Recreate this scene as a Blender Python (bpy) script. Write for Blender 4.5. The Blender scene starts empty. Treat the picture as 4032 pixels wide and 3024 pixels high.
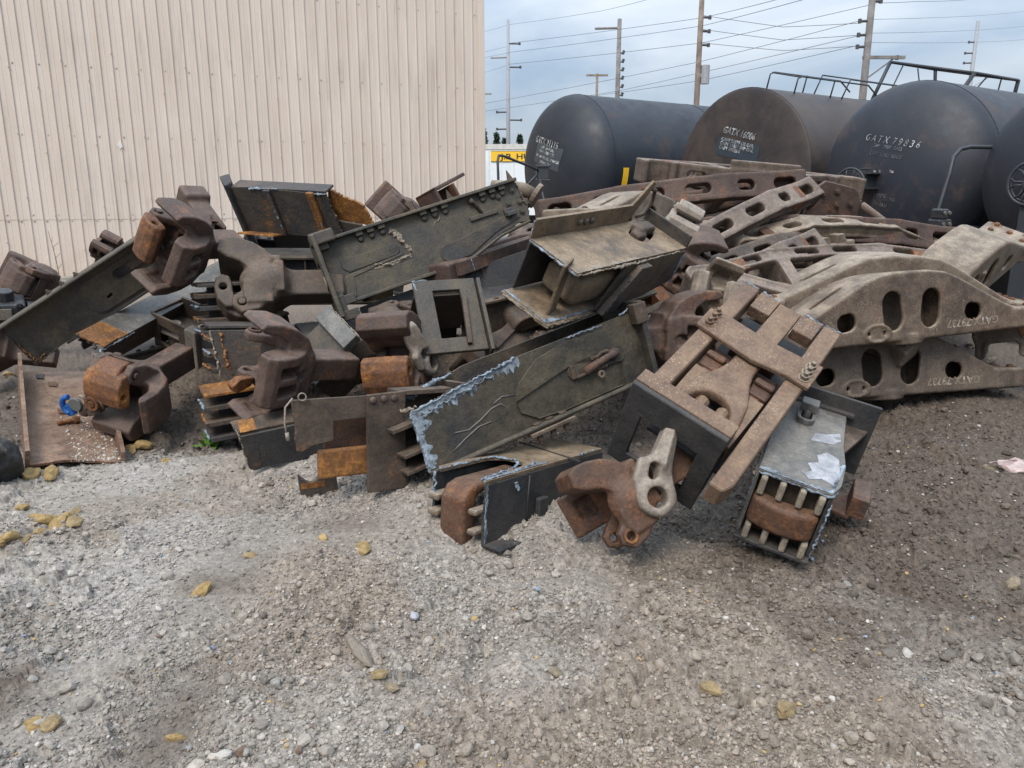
import bpy, bmesh, math, random
import numpy as np
from mathutils import Vector, Matrix, Euler, noise as mnoise

scene = bpy.context.scene
C = scene.collection
R = math.radians
rnd = random.Random(7)

# ------------------------------------------------------------------ camera
cam_d = bpy.data.cameras.new('camera')
cam_d.sensor_width = 36.0
cam_d.lens = 27.04
cam_d.clip_start = 0.05
cam_d.clip_end = 3000
cam = bpy.data.objects.new('camera', cam_d)
C.objects.link(cam)
cam.location = (0, 0, 1.6)
cam.rotation_euler = (R(90 - 13.4), 0, 0)
scene.camera = cam

# ------------------------------------------------------------------ sky, sun, exposure
SUN_EL, SUN_AZ = 50.0, 202.0          # compass style: 0 = +Y, clockwise
world = bpy.data.worlds.new('World')
scene.world = world
world.use_nodes = True
nt = world.node_tree
nt.nodes.clear()
def wn(t, **k):
    n = nt.nodes.new(t)
    for a, b in k.items(): setattr(n, a, b)
    return n
w_out = wn('ShaderNodeOutputWorld')
w_sky = wn('ShaderNodeTexSky', sky_type='NISHITA', sun_disc=False)
w_sky.sun_elevation = R(SUN_EL)
w_sky.sun_rotation = R(SUN_AZ)
w_bg = wn('ShaderNodeBackground'); w_bg.inputs[1].default_value = 0.10
nt.links.new(w_sky.outputs[0], w_bg.inputs[0])
w_tc = wn('ShaderNodeTexCoord')
w_sep = wn('ShaderNodeSeparateXYZ'); nt.links.new(w_tc.outputs['Generated'], w_sep.inputs[0])
w_map = wn('ShaderNodeMapping'); w_map.inputs['Scale'].default_value = (1.0, 1.0, 3.2)
w_map.inputs['Location'].default_value = (0.3, 0.1, 0.0)
nt.links.new(w_tc.outputs['Generated'], w_map.inputs[0])
w_n = wn('ShaderNodeTexNoise'); w_n.inputs['Scale'].default_value = 3.0; w_n.inputs['Detail'].default_value = 7; w_n.inputs['Roughness'].default_value = 0.52
w_n.inputs['Distortion'].default_value = 0.5
nt.links.new(w_map.outputs[0], w_n.inputs['Vector'])
w_r = wn('ShaderNodeValToRGB')
w_r.color_ramp.elements[0].position = 0.36; w_r.color_ramp.elements[0].color = (0.38, 0.49, 0.635, 1)
w_r.color_ramp.elements[1].position = 0.66; w_r.color_ramp.elements[1].color = (0.71, 0.775, 0.85, 1)
nt.links.new(w_n.outputs[0], w_r.inputs[0])
w_z = wn('ShaderNodeMath', operation='MAXIMUM'); nt.links.new(w_sep.outputs[2], w_z.inputs[0]); w_z.inputs[1].default_value = 0.0
w_l = wn('ShaderNodeMath', operation='MULTIPLY_ADD'); nt.links.new(w_z.outputs[0], w_l.inputs[0])
w_l.inputs[1].default_value = 2.4; w_l.inputs[2].default_value = 0.44      # an overcast sky is brighter overhead
w_cb = wn('ShaderNodeBackground'); nt.links.new(w_r.outputs[0], w_cb.inputs[0]); nt.links.new(w_l.outputs[0], w_cb.inputs[1])
w_mix = wn('ShaderNodeMixShader'); w_mix.inputs[0].default_value = 0.85
nt.links.new(w_bg.outputs[0], w_mix.inputs[1]); nt.links.new(w_cb.outputs[0], w_mix.inputs[2])
nt.links.new(w_mix.outputs[0], w_out.inputs[0])

sun_d = bpy.data.lights.new('sun', 'SUN')
sun_d.energy = 2.6
sun_d.angle = R(26)
sun_d.color = (1.0, 0.92, 0.82)
sun = bpy.data.objects.new('sun', sun_d)
C.objects.link(sun)
sd = Vector((math.sin(R(SUN_AZ)) * math.cos(R(SUN_EL)), math.cos(R(SUN_AZ)) * math.cos(R(SUN_EL)), math.sin(R(SUN_EL))))
sun.rotation_euler = sd.to_track_quat('Z', 'Y').to_euler()
sun.location = sd * 50

scene.view_settings.view_transform = 'Standard'
scene.view_settings.look = 'None'
scene.view_settings.exposure = 0.45
scene.view_settings.gamma = 1.0
scene.cycles.max_bounces = 6

# ------------------------------------------------------------------ object helpers
def link(o, parent=None):
    C.objects.link(o)
    if parent is not None: o.parent = parent
    return o

def tag(o, label=None, cat=None, group=None, kind=None):
    if label: o['label'] = label
    if cat: o['category'] = cat
    if group: o['group'] = group
    if kind: o['kind'] = kind
    return o

def thing(name, label, cat, M=None, group=None):
    o = bpy.data.objects.new(name, None)
    o.empty_display_size = 0.2
    C.objects.link(o)
    if M is not None: o.matrix_world = M
    return tag(o, label, cat, group)

def frame(o, x, y, z):
    """Matrix from an origin and three axes."""
    m = Matrix.Identity(4)
    for i, v in enumerate((x, y, z)):
        for k in range(3): m[k][i] = v[k]
    for k in range(3): m[k][3] = o[k]
    return m

def mesh_np(name, V, Fq, smooth=True):
    """mesh from numpy vertices and a face array (all tris or all quads)"""
    me = bpy.data.meshes.new(name)
    V = np.asarray(V, np.float32); Fq = np.asarray(Fq, np.int32)
    n, k = Fq.shape
    me.vertices.add(len(V)); me.vertices.foreach_set('co', V.ravel())
    me.loops.add(n * k); me.loops.foreach_set('vertex_index', Fq.ravel())
    me.polygons.add(n)
    me.polygons.foreach_set('loop_start', np.arange(0, n * k, k, dtype=np.int32))
    me.polygons.foreach_set('use_smooth', np.full(n, smooth))
    me.update(calc_edges=True)
    return me

def obj(name, me, mat=None, parent=None, M=None):
    o = bpy.data.objects.new(name, me)
    if mat is not None:
        if len(me.materials) == 0: me.materials.append(mat)
        else:
            o.material_slots[0].link = 'OBJECT'; o.material_slots[0].material = mat
    link(o, parent)
    if M is not None: o.matrix_local = M
    return o

class MB:
    """collects simple solids into one mesh"""
    def __init__(s): s.v = []; s.f = []
    def add(s, vs, fs, M=None):
        b = len(s.v)
        for p in vs:
            p = Vector(p)
            if M is not None: p = M @ p
            s.v.append(p)
        s.f += [tuple(i + b for i in q) for q in fs]
        return s
    def box(s, a, b, M=None):
        x0, y0, z0 = a; x1, y1, z1 = b
        return s.add([(x0,y0,z0),(x1,y0,z0),(x1,y1,z0),(x0,y1,z0),(x0,y0,z1),(x1,y0,z1),(x1,y1,z1),(x0,y1,z1)],
              [(0,3,2,1),(4,5,6,7),(0,1,5,4),(1,2,6,5),(2,3,7,6),(3,0,4,7)], M)
    def tube(s, pts, r, n=8, r2=None, closed=False, M=None):
        pts = [Vector(p) for p in pts]; m = len(pts); vs = []; fs = []
        up = None
        for i, p in enumerate(pts):
            if closed: d = (pts[(i + 1) % m] - pts[i - 1])
            else: d = (pts[min(i + 1, m - 1)] - pts[max(i - 1, 0)])
            d.normalize()
            if up is None:
                up = Vector((0, 0, 1)) if abs(d.z) < 0.9 else Vector((1, 0, 0))
            a = d.cross(up); a.normalize(); b = a.cross(d); up = b
            rr = r if r2 is None else r + (r2 - r) * i / max(1, m - 1)
            for k in range(n):
                t = 2 * math.pi * k / n
                vs.append(p + a * (math.cos(t) * rr) + b * (math.sin(t) * rr))
        q = m if closed else m - 1
        for i in range(q):
            j = (i + 1) % m
            for k in range(n):
                fs.append((i*n+k, i*n+(k+1) % n, j*n+(k+1) % n, j*n+k))
        if not closed:
            fs.append(tuple(range(n))[::-1]); fs.append(tuple((m-1)*n + k for k in range(n)))
        return s.add(vs, fs, M)
    def cyl(s, p, q, r, n=12, r2=None, M=None): return s.tube([p, q], r, n, r2, M=M)
    def ring(s, p, axis, ro, ri, h, n=20, M=None):
        ax = Vector(axis).normalized(); u = ax.orthogonal().normalized(); w = ax.cross(u); vs = []; fs = []
        p = Vector(p)
        for k in range(n):
            t = 2*math.pi*k/n; d = u*math.cos(t)+w*math.sin(t)
            vs += [p+d*ro, p+d*ri, p+d*ri+ax*h, p+d*ro+ax*h]
        for k in range(n):
            j = (k+1) % n
            for a in range(4):
                b = (a+1) % 4
                fs.append((k*4+a, k*4+b, j*4+b, j*4+a))
        return s.add(vs, fs, M)
    def hexbolt(s, p, axis, r=0.018, h=0.016, shank=0.014, M=None):
        ax = Vector(axis).normalized()
        p = Vector(p)
        s.cyl(p - ax*0.002, p + ax*0.004, r*1.35, 12, M=M)
        s.cyl(p + ax*0.004, p + ax*h, r, 6, M=M)
        s.cyl(p + ax*h, p + ax*(h + shank), r*0.55, 8, M=M)
        return s
    def rivet(s, p, axis, r=0.02, h=0.014, M=None):
        ax = Vector(axis).normalized(); p = Vector(p)
        s.tube([p, p+ax*h*0.6, p+ax*h*0.95], r, 10, M=M) if False else None
        u = ax.orthogonal().normalized(); w = ax.cross(u); n = 10; vs = []; fs = []
        prof = [(1, 0), (0.93, .45), (0.7, .8), (0.35, .97)]
        for a, b in prof:
            for k in range(n):
                t = 2*math.pi*k/n
                vs.append(p + (u*math.cos(t)+w*math.sin(t))*(r*a) + ax*(h*b))
        for i in range(3):
            for k in range(n): fs.append((i*n+k, i*n+(k+1)%n, (i+1)*n+(k+1)%n, (i+1)*n+k))
        fs.append(tuple(3*n+k for k in range(n)))
        return s.add(vs, fs, M)
    def prism(s, outline, z0, z1, M=None, holes=()):
        """plate: 2-D outline (x, y) with holes, between z0 and z1"""
        from mathutils.geometry import tessellate_polygon
        loops = [list(outline)] + [list(h) for h in holes]
        flat = [p for l in loops for p in l]
        tris = tessellate_polygon([[Vector((p[0], p[1], 0)) for p in l] for l in loops])
        n = len(flat)
        vs = [(p[0], p[1], z0) for p in flat] + [(p[0], p[1], z1) for p in flat]
        fs = []
        for t in tris:
            a, b, c = (flat[i] for i in t)
            ar = (b[0]-a[0])*(c[1]-a[1]) - (b[1]-a[1])*(c[0]-a[0])
            t = tuple(t) if ar > 0 else tuple(t)[::-1]
            fs.append(t[::-1]); fs.append(tuple(i + n for i in t))
        k = 0
        for li, l in enumerate(loops):
            m = len(l)
            ar = sum(l[i][0]*l[(i+1) % m][1] - l[(i+1) % m][0]*l[i][1] for i in range(m))
            ccw = (ar > 0) == (li == 0)
            for i in range(m):
                a, b = k+i, k+(i+1) % m
                fs.append((a, b, b+n, a+n) if ccw else (b, a, a+n, b+n))
            k += m
        return s.add(vs, fs, M)
    def mesh(s, name, smooth=False):
        me = bpy.data.meshes.new(name)
        me.from_pydata([tuple(p) for p in s.v], [], s.f)
        me.validate()
        if smooth: me.polygons.foreach_set('use_smooth', np.full(len(me.polygons), True))
        me.update()
        return me
    def build(s, name, mat, parent=None, bevel=0.0, smooth=False, M=None, seg=2):
        o = obj(name, s.mesh(name, smooth), mat, parent, M)
        if bevel:
            b = o.modifiers.new('bevel', 'BEVEL'); b.width = bevel; b.segments = seg
            b.limit_method = 'ANGLE'; b.angle_limit = R(38); b.harden_normals = False
        return o

def MXY(o, x, y):
    """frame whose local x,y lie along the given axes"""
    x = Vector(x).normalized(); y = Vector(y); y = (y - x*y.dot(x)).normalized()
    return frame(Vector(o), x, y, x.cross(y))

def arc(cx, cy, r, a0, a1, n, ry=None):
    ry = r if ry is None else ry
    return [(cx + r*math.cos(R(a0+(a1-a0)*i/n)), cy + ry*math.sin(R(a0+(a1-a0)*i/n))) for i in range(n+1)]

def slot(cx, cy, L, W, ang=0, n=8):
    """stadium outline of full length L and width W"""
    r = W/2; h = L/2 - r
    p = [(h+r*math.cos(R(a)), r*math.sin(R(a))) for a in np.linspace(-90, 90, n)]
    p += [(-h+r*math.cos(R(a)), r*math.sin(R(a))) for a in np.linspace(90, 270, n)]
    c, s = math.cos(R(ang)), math.sin(R(ang))
    return [(cx+x*c-y*s, cy+x*s+y*c) for x, y in p]

def jag(p, q, amp=0.008, step=0.012, seed=0, ends=True):
    """points from p to q along a ragged torch-cut line (q itself left out)"""
    rr = random.Random(seed*7919+int(p[0]*1000)*31+int(q[1]*1000))
    dx, dy = q[0]-p[0], q[1]-p[1]; L = math.hypot(dx, dy); n = max(2, int(L/step)); nx, ny = -dy/L, dx/L
    out = [p]; w = 0
    for i in range(1, n):
        w = w*0.72 + rr.uniform(-1, 1)*0.6
        t = (i + rr.uniform(-.25, .25))/n; e = min(1, 4*t, 4*(1-t))
        out.append((p[0]+dx*t+nx*w*amp*e, p[1]+dy*t+ny*w*amp*e))
    return out

# ------------------------------------------------------------------ numpy noise
def _h(ix, iy, iz, s):
    h = (ix*374761393 + iy*668265263 + iz*2147483647 + s*974634777) & 0xffffffff
    h = ((h ^ (h >> 13))*1274126177) & 0xffffffff
    h = ((h ^ (h >> 15))*2246822519) & 0xffffffff
    return (h ^ (h >> 16)).astype(np.float64)/4294967295.0
def vnoise(x, y, s=0):
    ix = np.floor(x).astype(np.int64); iy = np.floor(y).astype(np.int64); fx = x-ix; fy = y-iy
    u = fx*fx*fx*(fx*(fx*6-15)+10); v = fy*fy*fy*(fy*(fy*6-15)+10); z = np.int64(0)
    a = _h(ix, iy, z, s); b = _h(ix+1, iy, z, s); c = _h(ix, iy+1, z, s); d = _h(ix+1, iy+1, z, s)
    return (a*(1-u)+b*u)*(1-v)+(c*(1-u)+d*u)*v
def vnoise3(x, y, z, s=0):
    ix = np.floor(x).astype(np.int64); iy = np.floor(y).astype(np.int64); iz = np.floor(z).astype(np.int64)
    fx = x-ix; fy = y-iy; fz = z-iz
    u = fx*fx*(3-2*fx); v = fy*fy*(3-2*fy); w = fz*fz*(3-2*fz); r = 0
    for dz, ww in ((0, 1-w), (1, w)):
        a = _h(ix, iy, iz+dz, s); b = _h(ix+1, iy, iz+dz, s); c = _h(ix, iy+1, iz+dz, s); d = _h(ix+1, iy+1, iz+dz, s)
        r = r + ((a*(1-u)+b*u)*(1-v)+(c*(1-u)+d*u)*v)*ww
    return r
def fbm(x, y, s=0, o=4, g=0.5):
    t = 0; a = 1; n = 0
    for i in range(o):
        t = t+a*vnoise(x, y, s+i*17); n += a; a *= g; x = x*2.03+1.7; y = y*2.03+3.1
    return t/n
def worley(x, y, s=0):
    ix = np.floor(x).astype(np.int64); iy = np.floor(y).astype(np.int64); best = np.full(x.shape, 9.0); bid = np.zeros(x.shape)
    z = np.int64(0)
    for dx in (-1, 0, 1):
        for dy in (-1, 0, 1):
            cx, cy = ix+dx, iy+dy
            px = cx+_h(cx, cy, z, s); py = cy+_h(cx, cy, z, s+5)
            d = (px-x)**2+(py-y)**2
            k = d < best
            best = np.where(k, d, best); bid = np.where(k, _h(cx, cy, z, s+9), bid)
    return np.sqrt(best), bid

# ------------------------------------------------------------------ materials
def new_mat(name):
    m = bpy.data.materials.new(name); m.use_nodes = True
    t = m.node_tree; b = t.nodes['Principled BSDF']
    return m, t, b
def nd(t, typ, ins=None, **k):
    n = t.nodes.new(typ)
    for a, b in k.items(): setattr(n, a, b)
    for a, b in (ins or {}).items():
        if isinstance(b, bpy.types.NodeSocket): t.links.new(b, n.inputs[a])
        else: n.inputs[a].default_value = b
    return n
def c4(c): return (c[0], c[1], c[2], 1)
def nz(t, vec, scale, detail=4, rough=0.55, dist=0.0):
    return nd(t, 'ShaderNodeTexNoise', {'Vector': vec, 'Scale': scale, 'Detail': detail, 'Roughness': rough, 'Distortion': dist}).outputs[0]
def rmp(t, fac, p0, p1, a=(0, 0, 0, 1), b=(1, 1, 1, 1)):
    n = nd(t, 'ShaderNodeValToRGB', {'Fac': fac}); e = n.color_ramp.elements
    e[0].position = p0; e[1].position = p1; e[0].color = a; e[1].color = b
    return n.outputs[0]
def mixc(t, f, a, b, mode='MIX'):
    n = t.nodes.new('ShaderNodeMix'); n.data_type = 'RGBA'; n.blend_type = mode
    for s, v in ((n.inputs[0], f), (n.inputs[6], a), (n.inputs[7], b)):
        if isinstance(v, bpy.types.NodeSocket): t.links.new(v, s)
        else: s.default_value = v if not isinstance(v, tuple) else c4(v)
    return n.outputs[2]
def mth(t, op, a, b=0.0, clamp=False):
    n = nd(t, 'ShaderNodeMath', operation=op); n.use_clamp = clamp
    for i, v in enumerate((a, b)):
        if isinstance(v, bpy.types.NodeSocket): t.links.new(v, n.inputs[i])
        else: n.inputs[i].default_value = v
    return n.outputs[0]

_mats = {}
def metal(name, dark, light, rust=(0.23, 0.09, 0.03), rust_amt=0.3, dust=(0.30, 0.25, 0.20), dust_amt=0.3, speck=0.0,
          scorch=0.0, scale=1.0, rough=0.68, bump=0.55, seed=0.0, metallic=0.0, wear=0.22):
    """weathered steel: two tones, rust patches, dirt lying in patches, flecks, blue heat tint"""
    m, t, b = new_mat(name)
    tc = nd(t, 'ShaderNodeTexCoord').outputs['Object']
    oi = nd(t, 'ShaderNodeObjectInfo').outputs['Random']
    off = nd(t, 'ShaderNodeVectorMath', {0: tc}, operation='ADD')
    cmb = nd(t, 'ShaderNodeCombineXYZ', {0: mth(t, 'MULTIPLY', oi, 37.0), 1: mth(t, 'MULTIPLY', oi, 91.0), 2: seed})
    t.links.new(cmb.outputs[0], off.inputs[1]); v = off.outputs[0]
    n1 = nz(t, v, 3.0*scale, 6, 0.62, 0.3); n2 = nz(t, v, 9.0*scale, 7, 0.68); n3 = nz(t, v, 60*scale, 5, 0.7); n4 = nz(t, v, 5.0*scale, 8, 0.72, 0.6)
    col = mixc(t, rmp(t, mth(t, 'ADD', mth(t, 'MULTIPLY', n1, 0.55), mth(t, 'MULTIPLY', n2, 0.45)), 0.38, 0.62), dark, light)
    if rust_amt > 0:
        rm = rmp(t, mth(t, 'ADD', mth(t, 'MULTIPLY', n4, 0.72), mth(t, 'MULTIPLY', n3, 0.28)), 0.66-0.32*rust_amt, 0.80-0.30*rust_amt)
        r2 = (rust[0]*0.45, rust[1]*0.42, rust[2]*0.6)
        rc = mixc(t, rmp(t, n2, 0.4, 0.62), r2, rust)
        col = mixc(t, mth(t, 'MULTIPLY', rm, 0.9), col, rc)
    if scorch > 0:
        sc = rmp(t, nz(t, v, 2.2*scale, 3, 0.5), 0.52, 0.66)
        col = mixc(t, mth(t, 'MULTIPLY', sc, scorch), col, (0.018, 0.022, 0.030))
    if dust_amt > 0:
        nr = nd(t, 'ShaderNodeNewGeometry').outputs['Normal']
        nzv = nd(t, 'ShaderNodeSeparateXYZ', {0: nr}).outputs[2]
        up = rmp(t, nzv, 0.32, 0.98)
        dm = rmp(t, mth(t, 'ADD', mth(t, 'MULTIPLY', n2, 0.6), mth(t, 'MULTIPLY', nz(t, v, 2.1*scale, 5, 0.6), 0.4)), 0.44, 0.60)
        a = mth(t, 'ADD', mth(t, 'MULTIPLY', dm, 0.22), mth(t, 'MULTIPLY', up, mth(t, 'ADD', mth(t, 'MULTIPLY', dm, 0.75), 0.30)))
        a = mth(t, 'MULTIPLY', a, dust_amt, True)
        col = mixc(t, a, col, dust)
    if speck > 0:
        vo = nd(t, 'ShaderNodeTexVoronoi', {'Vector': v, 'Scale': 75.0*scale}).outputs['Distance']
        sp = mth(t, 'MULTIPLY', rmp(t, vo, 0.14, 0.30, (1, 1, 1, 1), (0, 0, 0, 1)), rmp(t, nz(t, v, 7*scale, 3), 0.50, 0.60))
        col = mixc(t, mth(t, 'MULTIPLY', sp, speck), col, (0.40, 0.33, 0.25))
    if wear > 0:                                          # edges rubbed bare
        pn = nd(t, 'ShaderNodeNewGeometry').outputs['Pointiness']
        wm = mth(t, 'MULTIPLY', rmp(t, mth(t, 'ADD', pn, mth(t, 'MULTIPLY', mth(t, 'SUBTRACT', n3, .5), .10)), 0.530, 0.60), mth(t, 'MULTIPLY', nd(t, 'ShaderNodeAttribute', attribute_name='casting').outputs['Fac'], wear))
        col = mixc(t, wm, col, tuple(min(.5, q*2.6+.03) for q in light))
    fine = rmp(t, n3, 0.3, 0.75, (0.66, 0.65, 0.64, 1), (1.30, 1.30, 1.30, 1))
    col = mixc(t, 1.0, col, fine, 'MULTIPLY')
    t.links.new(col, b.inputs['Base Color'])
    t.links.new(rmp(t, n2, 0.3, 0.7, (rough-0.14,)*3+(1,), (min(1, rough+0.16),)*3+(1,)), b.inputs['Roughness'])
    b.inputs['Metallic'].default_value = metallic
    b.inputs['Specular IOR Level'].default_value = 0.45
    bp = nd(t, 'ShaderNodeBump', {'Strength': bump, 'Distance': 0.007, 'Height': mth(t, 'ADD', mth(t, 'ADD', mth(t, 'MULTIPLY', n3, 0.6), mth(t, 'MULTIPLY', nz(t, v, 24*scale, 4, 0.65), 1.1)), mth(t, 'MULTIPLY', nz(t, v, 170*scale, 3, 0.6), 0.4))})
    t.links.new(bp.outputs[0], b.inputs['Normal'])
    return m

def plain(name, col, rough=0.6, var=0.15, scale=8.0, bump=0.0, metallic=0.0, spec=0.4):
    m, t, b = new_mat(name)
    tc = nd(t, 'ShaderNodeTexCoord').outputs['Object']
    n = nz(t, tc, scale, 6, 0.6)
    k = rmp(t, n, 0.3, 0.7, (1-var,)*3+(1,), (1+var,)*3+(1,))
    t.links.new(mixc(t, 1.0, col, k, 'MULTIPLY'), b.inputs['Base Color'])
    b.inputs['Roughness'].default_value = rough; b.inputs['Metallic'].default_value = metallic
    b.inputs['Specular IOR Level'].default_value = spec
    if bump:
        bp = nd(t, 'ShaderNodeBump', {'Strength': bump, 'Distance': 0.003, 'Height': nz(t, tc, scale*9, 4)})
        t.links.new(bp.outputs[0], b.inputs['Normal'])
    return m
# ================================================================== GROUND
def smooth(a, b, x):
    t = np.clip((x-a)/(b-a), 0, 1); return t*t*(3-2*t)
def blob(x, y, cx, cy, rx, ry=None, ang=0):
    ry = rx if ry is None else ry
    c, s = math.cos(R(ang)), math.sin(R(ang)); dx, dy = x-cx, y-cy
    return np.exp(-(((dx*c+dy*s)/rx)**2+((-dx*s+dy*c)/ry)**2))

# heaps and ruts, plus added mounds filling and darkening the pile's gaps: cx, cy, rx, ry, angle, height
HEAPS = [(-0.55, 4.15, .75, .30, -8, .10), (-0.30, 3.78, .28, .20, 0, .07), (-1.55, 4.45, .55, .22, 10, .05), (0.95, 3.25, .28, .16, 0, .05),
         (1.45, 3.45, .30, .22, 20, .06), (-0.02, 3.27, .34, .16, 12, -.07), (2.0, 4.6, .8, .5, 10, .10), (2.7, 4.0, .7, .25, -12, .12), (3.2, 5.6, .8, .4, 0, .08),
         (2.45, 4.35, .55, .16, -14, -.10), (1.05, 3.75, .28, .30, 0, -.12), (-1.9, 4.75, .3, .2, 0, -.06), (0, 6.5, 4.0, 1.9, 0, .10), (-1.62, 4.2, .2, .10, 12, -.06),
         (-0.11, 2.55, .045, .33, -10, -.07), (0.05, 2.55, .09, .35, -10, .035), (-0.62, 2.72, .03, .16, -10, -.07), (-0.35, 2.45, .16, .05, 20, -.04), (0.45, 2.35, .035, .2, -35, -.05), (0.85, 2.6, .03, .15, 40, -.05), (1.25, 2.75, .05, .25, 60, -.05), (0.35, 2.75, .12, .2, 0, .04), (-0.5, 2.62, .10, .22, -12, .04), (1.9, 2.7, .35, .06, 15, .05), (2.1, 3.4, .4, .08, 8, .05), (1.6, 3.0, .06, .3, 70, -.05), (-0.30, 2.6, .10, .3, -6, -.03), (0.30, 2.1, .3, .12, 10, -.03),
         (-0.55, 2.9, .35, .12, -20, .03), (0.75, 2.25, .25, .08, 30, -.04), (0.9, 2.1, .18, .06, 20, .035), (-0.85, 2.1, .12, .5, 4, .03), (-1.1, 2.8, .16, .6, 2, -.03),
         (-0.9, 2.7, .12, .5, 0, .035), (1.7, 3.1, .3, .18, 20, -.04), (2.2, 6.9, 1.5, .75, 0, .75), (-1.4, 6.2, 1.5, .55, 8, .55), (0.4, 5.75, .8, .4, 0, .5), (3.6, 7.0, .8, .8, 0, .4), (-3.0, 6.2, .6, .4, 0, .2), (0.6, 2.9, .4, .1, -10, .03), (1.5, 2.3, .5, .12, 14, .03), (-1.75, 2.55, .25, .1, 0, -.03)]
# packed, nearly smooth patches
FLAT = [(-1.28, 3.15, .16, .55, 4), (-0.95, 3.45, .55, .14, 0), (-1.05, 2.05, .14, .35, 0), (-0.75, 3.55, .3, .15, 0), (2.3, 3.05, .5, .12, 10), (3.0, 6.0, 1.2, .3, 0), (0.25, 3.05, .2, .1, 0), (2.9, 4.1, .5, .12, -12), (-1.6, 2.05, .3, .08, 0)]
def ground_base(x, y):
    z = (fbm(x*0.35, y*0.35, 3, 3)-0.5)*0.10*smooth(2.2, 5, y) + (fbm(x*1.7, y*1.7, 11, 3)-0.5)*0.09
    for cx, cy, rx, ry, an, h in HEAPS: z = z+h*blob(x, y, cx, cy, rx, ry, an)
    z = z-0.25*smooth(9, 14, np.hypot(x, y))
    return z
def flatness(x, y):
    f = 0*x
    for cx, cy, rx, ry, an in FLAT: f = np.maximum(f, blob(x, y, cx, cy, rx, ry, an)**0.7)
    f = np.maximum(f, 0.8*smooth(0.62, 0.74, fbm(x*1.3+5, y*1.3, 31, 4)))
    return f
def gz(x, y):
    return float(ground_base(np.array([float(x)]), np.array([float(y)]))[0])

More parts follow.
